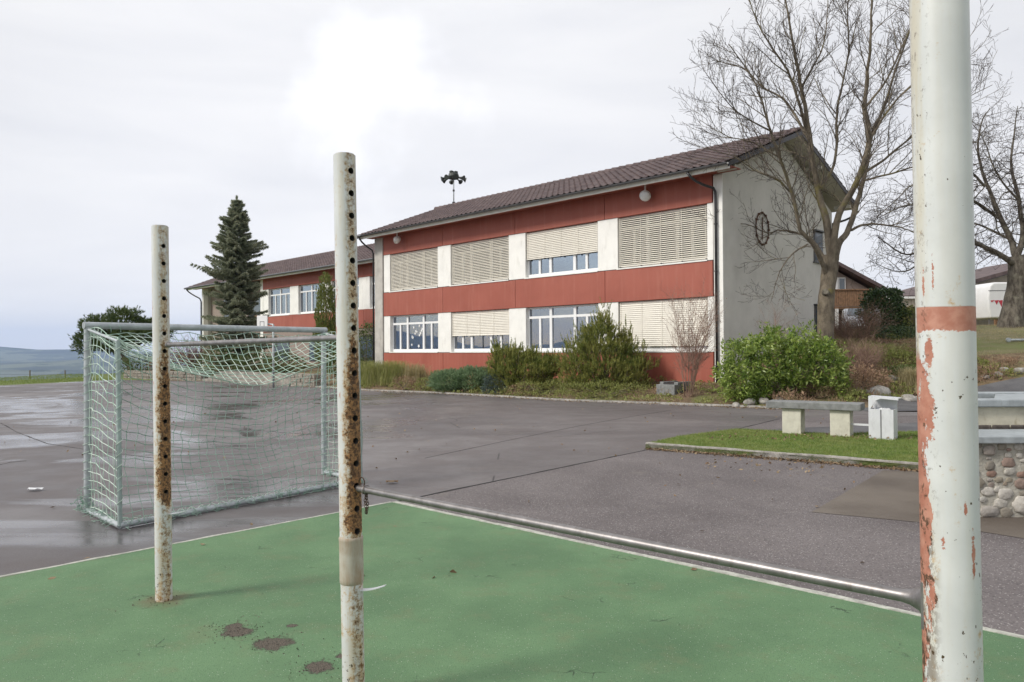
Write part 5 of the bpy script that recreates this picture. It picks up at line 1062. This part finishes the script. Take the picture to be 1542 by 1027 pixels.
# ivy mound on the slope
leafy('ivy_mound', 'rounded ivy-covered dark mound left of the nearest post', 1330, 31, [(0,0,1.0,.9,.8,1.05), (.05,0,1.45,.7,.7,.62), (.3,-.1,.6,.7,.7,.7)], 7500, 'ivy_leaf', .11, .08, z=Hgs(X_at(1330,31), 31)-.05)
leafy('shrub', 'dark creeping cotoneaster under the ivy mound', 1352, 29.2, [(0,0,.2,.9,.6,.3), (-.9,.2,.2,.6,.5,.3)], 2600, 'ivy_leaf', .07, .04)
leafy('shrub', 'yellow-green autumn shrub beside the ivy mound', 1374, 30.4, [(0,0,.6,.55,.5,.65)], 1500, 'cover_green', .08, .04)

leafy('shrub', 'reddish-brown leafy shrub on the bank directly above the litter bin', 1296, 22.9, [(0,0,.3,.6,.45,.42), (.5,.1,.22,.45,.4,.3), (-.5,0,.2,.4,.35,.28)], 2600, 'cover_brown', .085, .03, flat=.4)
leafy('shrub', 'yellow-green low shrub in the middle of the bank', 1338, 25.6, [(0,0,.2,.9,.6,.32), (.8,.2,.2,.6,.5,.28)], 2600, 'cover_green', .08, .035, flat=.5)
leafy('shrub', 'dull green low shrub on the bank beside the nearest post', 1368, 24.6, [(0,0,.2,.7,.5,.34)], 1800, 'shrub_leaf', .08, .035, flat=.4)
leafy('shrub', 'brown heather cushion between the bench and the laurel', 1228, 21.8, [(0,0,.12,.7,.35,.22), (.7,.05,.1,.4,.3,.18)], 1800, 'cover_brown', .07, .018, flat=.5)
leafy('shrub', 'green moss-like cushion above the bench seat', 1262, 21.9, [(0,0,.14,.45,.35,.22)], 1000, 'cover_green', .06, .02, flat=.5)
tall_grass(1374, 23.8, 1.15, 900, .45, 'pale straw grass clump on the bank against the nearest post', 'straw')
tall_grass(1262, 27.5, .7, 900, .9, 'low ochre grass patch between the tall tree and the ivy mound', 'straw')
tall_grass(1318, 26.8, .6, 900, 1.0, 'green-brown grass patch below the red-brown twiggy shrub')

# ---------------------------------------------------------------- ground vegetation (stuff)
def region_pts(n, x0, x1, y0, y1, test):
    x = RNG.uniform(x0, x1, n); y = RNG.uniform(y0, y1, n); k = test(x, y); return x[k], y[k]
def blades(name, x, y, z, h, w, mat, lean=.5, lab=None):
    n = len(x); P = np.stack([x, y, z], 1); az = RNG.uniform(0, 2*PI, n); s = np.stack([np.cos(az), np.sin(az), np.zeros(n)], 1); hh = (h*RNG.uniform(.5, 1.3, n))[:,None]; d = nrm(np.array([0,0,1.])+lean*RNG.normal(size=(n,3))*np.array([1,1,.2])); o = quads_obj(name, np.stack([P-s*w/2, P+s*w/2, P+d*hh], 1).reshape(-1, 3), MAT[mat], None, 3); return tag(o, kind='stuff')
x, y = region_pts(120000, 2, 9.6, 9.5, 15.2, lambda a, b: inpoly(a, b, isl_poly)); blades('lawn_grass', x, y, np.full(len(x), .084), .04, .006, 'lawn_blade')
bed_poly = edge[3:9]+[(8.0,24),(7.04,25),(-7.2,39.2)]
def in_bed(a, b): return inpoly(a, b, bed_poly)
slope_poly = [(7.51,20.52),(9.4,20.9),(11.41,22.21),(13.2,23.7),(14.9,24.1),(16.6,24.2),(17.3,25.4),(15.3,25.6),(15.5,30.5),(17.5,33),(13.5,34),(7.3,25.3)]
def cover(name, n, box, test, mat, ln, wd, hgt, nz, tuft=7):
    x, y = region_pts(n, *box, test); ph = RNG.uniform(0, 6, 4); d = np.sin(x*nz+ph[0])*np.sin(y*nz*1.1+ph[1])+.6*np.sin(x*nz*2.3+y*nz*1.7+ph[2]); k = d > RNG.uniform(-.6, .9, len(x)); x, y, d = x[k], y[k], d[k]
    z = Hg(x, y); P = np.repeat(np.stack([x, y, z+.01], 1), tuft, 0); h = np.repeat(np.clip(d, .1, 1.3), tuft)*hgt; P += RNG.normal(0, .04, P.shape)*np.array([1,1,0]); P[:,2] += RNG.random(len(P))*h
    o = quads_obj(name, leaf_quads(P, nrm(rnd_dirs(len(P))+np.array([0,0,.9])), ln, wd), MAT[mat]); return tag(o, kind='stuff')
B1 = (-7.5, 8.5, 20, 40); B2 = (7, 18, 20, 34.5)
cover('bed_ground_cover', 13000, B1, in_bed, 'cover_green', .085, .028, .2, 2.1); cover('bed_dry_stalks', 7000, B1, in_bed, 'cover_brown', .08, .014, .18, 1.7); cover('bed_leaf_litter', 9000, B1, in_bed, 'litter', .06, .04, .03, .9, 3)
tS = lambda a, b: inpoly(a, b, slope_poly)
cover('bank_ground_cover', 20000, B2, tS, 'cover_green', .09, .03, .2, 1.3); cover('bank_dry_stalks', 16000, B2, tS, 'cover_brown', .12, .02, .30, 1.6); cover('bank_straw', 8000, B2, tS, 'straw', .16, .008, .2, 2.2); cover('bank_leaf_litter', 9000, B2, tS, 'litter', .06, .04, .04, 1.1, 3)
x, y = region_pts(42000, 14.5, 30, 24.4, 36, lambda a, b: (b > 24.4) & ~inpoly(a, b, slope_poly)); k = (np.sin(x*1.7)+np.sin(y*2.1+x)+RNG.normal(0, .8, len(x))) > .1; x, y = x[k], y[k]; blades('hill_tufts', x, y, Hg(x, y), .07, .012, 'straw', .6)
x, y = region_pts(26000, -34, -21, 34, 56, lambda a, b: ((b-45.2)*(-2.4)+(a+23.9)*7.17 < -1.0)); blades('verge_grass', x, y, np.zeros(len(x))+.01, .08, .02, 'lawn_blade', .5)
def litter(name, n, pl, spread, size, z=.01, mat='litter'):
    pl = np.array(pl, float); s = np.r_[0, np.cumsum(np.linalg.norm(np.diff(pl, axis=0), axis=1))]; t = RNG.random(n)*s[-1]; p = np.stack([np.interp(t, s, pl[:,i]) for i in range(2)], 1)+np.abs(RNG.normal(0, 1, (n,1)))*np.array(spread); P = np.c_[p, np.full(n, z)+RNG.random(n)*.015]; D = nrm(rnd_dirs(n)*np.array([1,1,.25])); o = quads_obj(name, leaf_quads(P, D, size, size*.7, .5), MAT[mat]); return tag(o, kind='stuff')
k0 = [tuple(p) for p in isl]; litter('kerb_leaf_litter', 1500, k0, (-.01,-.09), .038); litter('kerb_leaf_litter', 500, [(6,21.4),(7.5,20.4),(9.4,20.8),(13,23.4)], (.03,-.22), .05); litter('kerb_leaf_litter', 1000, edge[3:9], (-.08,-.2), .05)
litter('lot_leaf_litter', 70, [(3,11.5),(4.6,10.8)], (-.2,-.7), .05); litter('island_leaf_litter', 160, [(3.4,12.9),(7.2,12.6)], (.1,.55), .045, .12)
xs_ = RNG.uniform(-12, 9, 260); ys_ = RNG.uniform(5.5, 24, 260); P = np.c_[xs_, ys_, np.full(260, .018)]; tag(quads_obj('scattered_leaves', leaf_quads(P, nrm(rnd_dirs(260)*np.array([1,1,.15])), .045, .035, .5), MAT['litter']), kind='stuff')
cx_ = [G(px, py)[:2] for px, py in ((358,955), (412,972), (480,1008), (247,905), (352,946))]; ci = RNG.integers(0, 5, 420); P = np.array(cx_)[ci]+RNG.normal(0, .10, (420,2)); tag(quads_obj('court_crumbs', leaf_quads(np.c_[P, np.full(420,.015)], nrm(rnd_dirs(420)*np.array([1,1,.5])), .010, .007, .6), MAT['bark_grey']), kind='stuff')
# one curled brown leaf lying beyond the middle post
def debris():
    for (px, py, sz, lab) in ((590,727,.075,'curled brown leaf on the asphalt right of the middle post'), (52,738,.09,'pale scrap of litter on the wet asphalt at the left edge')):
        p = G(px, py, .01); m = MB(); n = 6; v = [(math.cos(a)*sz*(1+.3*math.sin(3*a)), math.sin(a)*sz*.6, .02*abs(math.sin(2*a))+.008) for a in np.linspace(0, 2*PI, 11)[:-1]]; v.append((0,0,.03)); m.add(v, [(i, (i+1) % 10, 10) for i in range(10)]); m.add([(a,b,c-.004) for a,b,c in v], [((i+1) % 10, i, 10) for i in range(10)]); o = m.build('fallen_leaf' if px > 100 else 'litter_scrap', MAT['litter' if px > 100 else 'curtain'], loc=tuple(p)); tag(o, lab, 'leaf' if px > 100 else 'litter')
debris()

# ---------------------------------------------------------------- boulders
rg = np.random.default_rng(17)
for i, (px, py, w, h, lab) in enumerate(((1322,597,.38,.24,'large pale boulder behind the litter bin'), (1368,602,.30,.17,'grey boulder on the bank beside the nearest post'), (1108,607,.16,.10,'small pale stone at the left foot of the laurel'), (1128,609,.20,.11,'flat pale stone under the laurel'), (1150,611,.18,.11,'rounded pale stone under the right half of the laurel'), (1172,612,.15,.1,'small stone at the kerb left of the bench'), (1270,608,.15,.12,'upright pale stone above the bench seat'), (1290,610,.14,.11,'small white stone between bench and litter bin'), (1345,561,.32,.18,'long grey stone halfway up the planted bank'), (1307,588,.16,.1,'stone just above the litter bin hood'), (1385,590,.2,.14,'brown stone on the bank against the nearest post'))):
    Yg = 21.4 if px < 1200 else (22.6 if py > 585 else 24.2); x_ = X_at(px, Yg); z = Hgs(x_, Yg); v, f = stone_blob(rg, (0,0,0), w, w*.7, h, 2); v += rg.normal(0, .008, v.shape); m = MB(); m.add(v, f); o = m.build('boulder', MAT['boulder'], smooth=True, loc=(x_, Yg, z+h*.3)); o.rotation_euler = (0, 0, rg.uniform(0, 3)); tag(o, lab, 'boulder', 'stones along the planted bed')
for i in range(16):
    t = (i+.5)/16; x_ = 15.0+t*6.5; y_ = 24.5+rg.uniform(-.1,.3); sz = rg.uniform(.08,.17); v, f = stone_blob(rg, (0,0,0), sz*1.3, sz, sz*.7, 2); m = MB(); m.add(v, f); o = m.build('boulder', MAT['boulder'], smooth=True, loc=(x_, y_, Hgs(x_, y_)+.02)); tag(o, ('first second third fourth fifth sixth seventh eighth ninth tenth eleventh twelfth thirteenth fourteenth fifteenth sixteenth'.split()[i])+' stone from the left edging the grass bank beside the path', 'boulder', 'edging stones of the grass bank')
# basement light shaft
p = G(1005, 600, .1); r = empty('light_shaft', (5.05, 24.2, .1), RZ, 'concrete light shaft block at the foot of the red wall', 'light shaft'); m = MB(); m.bbox((-.35,-.1,-.2), (.35,.1,.42), .015); m.bbox((-.35,-1.0,-.2), (-.2,-.105,.5), .015); m.bbox((.2,-1.0,-.2), (.35,-.105,.5), .015); m.build('shaft_wall', MAT['bench_slab'], r); m = MB(); m.box((-.2,-1.0,.42), (.2,-.105,.46)); m.build('grate', MAT['dark_metal'], r)
# ---------------------------------------------------------------- terrace wall, steps, basketball hoop, verge fence
def wall_run(name, a, b, h, th, lab, mat='rubble'):
    a, b = np.array(a, float), np.array(b, float); Ld = np.linalg.norm(b-a); ang = math.atan2(*(b-a)[::-1]); m = MB(); n = max(2, int(Ld/.45)); rgl = np.random.default_rng(int(Ld*100)); z = 0; c = 0
    while z < h-.02:
        x_ = -rgl.uniform(0, .3); hh = h/3
        while x_ < Ld: l_ = rgl.uniform(.25, .6); m.bbox((max(x_,0)+.006, rgl.uniform(-.03,.02), z+.004), (min(x_+l_, Ld)-.006 if min(x_+l_, Ld)-.006 > max(x_,0)+.03 else max(x_,0)+.04, th, z+hh-.004), .02); x_ += l_
        z += hh
    o = m.build(name, MAT[mat], loc=(a[0], a[1], -.02)); o.rotation_euler = (0,0,ang); return tag(o, lab, 'wall', 'terrace walls behind the yard')
A_, B_, C_, D_ = G(186,571)[:2], G(303,573.5)[:2], G(437,581)[:2], G(470,583)[:2]
wall_run('stone_wall', A_, B_, .55, .5, 'long low rubble wall at the far edge of the yard left of the steps'); wall_run('stone_wall', C_, C_+(D_-C_)/np.linalg.norm(D_-C_)*2.2, .62, .5, 'short rubble wall right of the terrace steps')
def steps():
    d = (C_-B_); Ld = np.linalg.norm(d); ang = math.atan2(d[1], d[0]); r = empty('terrace_steps', (B_[0], B_[1], 0), ang, 'long pale stone steps between the low rubble walls', 'steps')
    for k in range(4): m = MB(); m.bbox((.05,k*.35,-.02), (Ld-.05,k*.35+.5,.13*(k+1)), .012); m.build('step', MAT['stone_pale'], r)
steps()
def hoop():
    p = G(411.8, 584); r = empty('basketball_hoop', (p[0], p[1], 0), math.radians(-20), 'white basketball board on a thin grey pole at the far side of the yard', 'basketball hoop'); m = MB(); m.tube([(0,0,0), (0,0,2.9)], .05, 10); m.build('pole', MAT['galv'], r, smooth=True)
    m = MB(); m.tube([(0,0,2.9), (-.5,-.02,2.95)], .035, 8); m.build('arm', MAT['galv'], r); m = MB(); m.bbox((-.82,-.12,2.64), (-.24,-.08,3.32), .008); b = m.build('backboard', MAT['backboard'], r); m = MB()
    for q in ((-.65,-.63,2.75,3.05), (-.43,-.41,2.75,3.05)): m.box((q[0],-.126,q[2]), (q[1],-.122,q[3]))
    m.box((-.65,-.126,3.03), (-.41,-.122,3.05)); m.build('aim_square', MAT['dark_metal'], b); t = np.linspace(0, 2*PI, 19); m = MB(); m.tube([(-.53+.22*math.cos(a), -.36+.22*math.sin(a), 2.62) for a in t], .014, 6); m.build('rim', MAT['white_paint'], r)
hoop()
def verge_fence():
    r = empty('wire_fence', (-36, 50, -.9), 0, 'thin wire fence with slim posts beyond the grass verge', 'fence'); pts = []
    for px, Yf in ((-60,50), (45,53), (98,55.5), (150,58), (200,61)):
        x_ = X_at(px, Yf); zt = pz(px, 557.5, Yf); q = np.array([x_+36, Yf-50, zt+.9]); pts.append(q); m = MB(); m.tube([q-[0,0,1.6], q], .045, 6); m.build('fence_post', MAT['wood_post'], r)
    m = MB()
    for dz in (.05, .3, .55): m.tube([q-[0,0,dz] for q in pts], .006, 3)
    m.build('wire', MAT['dark_metal'], r)
verge_fence()
# ---------------------------------------------------------------- house, carport, car, shed, caravan on the right
def house():
    Y = 45; x0 = X_at(1225, Y); z0 = Hgs(19, 45)-.3; r = empty('house', (x0, Y, 0), 0, 'taupe gabled house with a wooden balcony behind the tall tree', 'house'); W_ = X_at(1322, Y)-x0; ax = X_at(1240,Y)-x0
    ez = pz(1318, 436, Y); az_ = pz(1240, 392, Y); m = MB(); m.prism([(-3.5,z0), (W_-.35,z0), (W_-.35,ez-.05), (ax,az_-.15), (-3.5,ez+.4)], 0, 8, 1); fix_normals(m.build('wall', MAT['house_taupe'], r))
    m = MB(); m.prism([(ax,az_), (W_+.2,ez-.12), (W_+.2,ez+.1), (ax,az_+.22), (-4,ez+.3), (-4,ez+.1)], -.7, 8.5, 1); fix_normals(m.build('roof', MAT['roof_tile'], r))
    m = MB(); a, b = X_at(1263,Y)-x0, X_at(1274,Y)-x0; za, zb = pz(1268,438,Y), pz(1268,418,Y); m.box((a,-.06,za), (b,-.01,zb)); w = m.build('window', MAT['frame_white'], r); m = MB(); m.box((a+.06,-.07,za+.06), (b-.06,-.062,zb-.06)); m.build('pane', MAT['car_glass'], w); m = MB(); m.box((a-.42,-.09,za), (a-.03,-.02,zb)); m.build('shutter', MAT['frame_white'], w)
    m = MB(); a, b = -1., X_at(1338,Y-1.6)-x0; za, zb = pz(1300,461,Y-1.6), pz(1300,437,Y-1.6); x_ = a
    while x_ < b: m.box((x_,-1.72,za), (x_+.11,-1.68,zb)); x_ += .13
    m.box((a,-1.78,zb), (b,-1.62,zb+.06)); m.box((a,-1.68,za-.15), (b,-.0,za-.02)); m.build('balcony', MAT['wood_brown'], r)
    m = MB(); m.box((a,-.03,z0), (b,-.01,za-.2)); m.build('under_balcony_shade', MAT['interior_dark'], r); m = MB()  # near-black sheet standing in for the shade beneath the balcony
    for q in (X_at(1258,Y-1.6)-x0, b-.2): m.box((q,-1.75,z0-1), (q+.16,-1.6,za-.15))
    m.build('balcony_post', MAT['frame_white'], r)
    r2 = empty('carport', (X_at(1352,41), 41, 0), 0, 'low carport with a dark tiled roof behind the ivy mound', 'carport'); zt, zb, zc = pz(1370,435,41), pz(1370,447,41), pz(1370,452,41); m = MB(); m.prism([(0,zb), (0,zb+.08), (2.,zt+.05), (2.,zt-.05)], -.6, 6, 0); fix_normals(m.build('roof', MAT['roof_tile'], r2)); m = MB(); m.box((-.6,-.06,zb-.1), (6,-.01,zb+.02)); m.build('gutter', MAT['frame_white'], r2)
    m = MB(); x_ = -.5
    while x_ < 5.9: m.box((x_,.1,zc-.35), (x_+.13,.14,zb-.11)); x_ += .15
    m.build('board_panel', MAT['shed_board'], r2); m = MB()
    for q in (.6, 3, 5.5): m.box((q,.1,1.5), (q+.14,.24,zc-.36))
    m.build('post', MAT['wood_brown'], r2); m = MB(); m.box((-.5,1.9,1.5), (5.9,2.,zc)); m.build('back_wall', MAT['house_taupe'], r2)
house()
def car():
    Y = 38.5; x0 = X_at(1300, Y); z0 = Hgs(x0, Y)+.0; r = empty('parked_car', (x0-.1, Y, z0-.35), math.radians(68), 'silver car parked under the balcony, seen behind the tall tree', 'car')
    bm = bmesh.new(); prof = [(-2.0,.35), (-2.05,.6), (-1.95,.85), (-1.15,.97), (-.55,1.40), (.9,1.44), (1.7,1.05), (2.0,.95), (2.05,.5), (1.95,.32)]; m = MB(); m.prism(prof, -.85, .85, 1); o = fix_normals(m.build('body', MAT['car_silver'], r)); md = o.modifiers.new('bevel', 'BEVEL'); md.width = .12; md.segments = 3; smooth_by_angle(o)
    m = MB(); m.add([(-1.10,-.72,1.01),(-1.10,.72,1.01),(-.58,.62,1.385),(-.58,-.62,1.385)], [(0,1,2,3)]); o = m.build('windscreen', MAT['car_glass'], r); o.location = (-.03,0,.02)
    for s_ in (-1, 1):
        m = MB(); m.add([(-1.0,.856*s_,1.0),(1.5,.856*s_,1.03),(.85,.856*s_,1.36),(-.5,.856*s_,1.33)], [(0,1,2,3)]); m.build('side_window', MAT['car_glass'], r)
        m = MB(); m.bbox((-2.07,s_*.5-.18,.62), (-1.97,s_*.5+.18,.78), .02); m.build('headlight', MAT['lens_clear'], r)
        for x_ in (-1.3, 1.3): m = MB(); m.lathe([(.2,-.1), (.31,-.09), (.31,.09), (.2,.1)], 20, (x_,s_*.78,.31), (0,1,0)); w = m.build('wheel', MAT['tyre'], r); m = MB(); m.lathe([(.02,.0), (.19,.0), (.2,.02), (.02,.03)], 14, (x_,s_*.87,.31), (0,s_,0)); m.build('rim', MAT['steel'], w)
    m = MB(); m.box((-2.08,-.26,.45), (-2.055,.26,.56)); m.build('number_plate', MAT['frame_white'], r)
car()
def shed():
    Y = 42; a, b = X_at(1440,Y), X_at(1600,Y); r = empty('shed', (a, Y, 0), 0, 'tan board-clad shed with a slanting roof behind the gnarled tree', 'shed'); w = b-a; z0 = pz(1465,497,Y); z1, z2 = pz(1440,434,Y), pz(1600,388,Y); m = MB(); n = int(w/.16)
    for k in range(n): xa = k*w/n; zt = z1+(z2-z1)*k/n; m.box((xa+.004,0,z0+.15), (xa+w/n-.004,.03+.012*(k % 2),zt))
    m.prism([(0,z0-.5), (w,z0-.5), (w,z2-.02), (0,z1-.02)], .05, 7, 1); fix_normals(m.build('wall', MAT['shed_board'], r)); m = MB(); m.box((-.02,-.05,z0-.8), (w,.04,z0+.14)); m.build('plinth', MAT['pier_concrete'], r); m = MB(); m.prism([(-.5,z1-.1), (w+.5,z2+.1), (w+.5,z2+.3), (-.5,z1+.1)], -.6, 7.5, 1); fix_normals(m.build('roof', MAT['roof_tile'], r)); m = MB(); m.prism([(-.5,z1-.14), (w+.5,z2+.06), (w+.5,z2+.1), (-.5,z1-.1)], -.62, -.55, 1); fix_normals(m.build('bargeboard', MAT['dark_metal'], r))
shed()
def caravan():
    Y = 37.5; a = X_at(1489,Y); z0, z1 = pz(1490,479,Y), pz(1490,425,Y); r = empty('caravan', (a, Y, z0), 0, 'white caravan with red triangle marks and a blue stripe behind the gnarled tree', 'caravan'); h = z1-z0; m = MB(); prof = [(.12,0), (.02,.5), (.0,h*.6), (.1,h*.9), (.3,h), (5.6,h), (5.85,h*.9), (5.9,.5), (5.7,0)]; m.prism(prof, 0, 2.1, 1); o = fix_normals(m.build('body', MAT['caravan_white'], r)); md = o.modifiers.new('bevel', 'BEVEL'); md.width = .08; md.segments = 3; smooth_by_angle(o)
    m = MB(); m.box((.02,-.012,h*.76), (5.85,-.002,h*.775)); m.build('trim_strip', MAT['gutter_metal'], r); m = MB(); m.box((.95,-.012,h*.38), (5.8,-.002,h*.45)); m.build('stripe', MAT['blue_mark'], r)
    m = MB()
    for k in range(3): x_ = .12+k*.2; m.add([(x_,-.012,h*.49), (x_+.06+.05*k,-.012,h*(.44-.07*k)), (x_+.22,-.012,h*.50)], [(0,1,2)])
    m.build('red_mark', MAT['red_mark'], r); m = MB(); m.box((1.0,-.05,.12), (5.7,-.0,.28)); m.build('skirt', MAT['frame_white'], r)
    m = MB(); m.bbox((2.2,-.014,h*.55), (3.6,-.004,h*.74), .002); m.build('window', MAT['car_glass'], r)
    m = MB(); m.lathe([(.2,-.1), (.33,-.09), (.33,.09), (.2,.1)], 20, (2.9,.1,-.12), (0,1,0)); m.build('wheel', MAT['tyre'], r); m = MB(); m.tube([(.3,.4,-.45), (.3,.4,.02)], .03, 6); m.build('prop', MAT['steel'], r)
caravan()
def barrier():
    Y = 27.5; x0 = X_at(1519, Y); z = pz(1519, 512, Y); r = empty('barrier', (x0, Y, z), 0, 'grey metal pipe barrier on the grass slope at the right edge', 'barrier'); m = MB(); m.tube([(0,0,0), (2.4,0,.02)], .045, 12); m.build('rail', MAT['galv'], r, smooth=True); m = MB(); m.lathe([(.03,-.05), (.085,-.04), (.085,.04), (.03,.05)], 16, (0,0,0), (0,1,0)); m.build('pivot', MAT['galv'], r)
    for x_ in (.9, 2.2): zz = Hgs(x0+x_, Y)-z; m = MB(); m.tube([(x_,0,zz-.1), (x_,0,-.03)], .035, 8); m.build('leg', MAT['galv'], r)
barrier()
# ---------------------------------------------------------------- haze
def haze():
    m = bpy.data.materials.new('haze_air'); m.use_nodes = True; t = m.node_tree; t.nodes.clear(); o = t.nodes.new('ShaderNodeOutputMaterial'); v = t.nodes.new('ShaderNodeVolumePrincipled'); v.inputs['Color'].default_value = (.50, .66, 1, 1); v.inputs['Density'].default_value = HAZE; v.inputs['Anisotropy'].default_value = .2; t.links.new(v.outputs[0], o.inputs['Volume']); mb = MB(); mb.box((-9400,-1200,-152), (3200,10200,320)); h = mb.build('haze', m); tag(h, kind='stuff')
HAZE = 7e-5
haze()
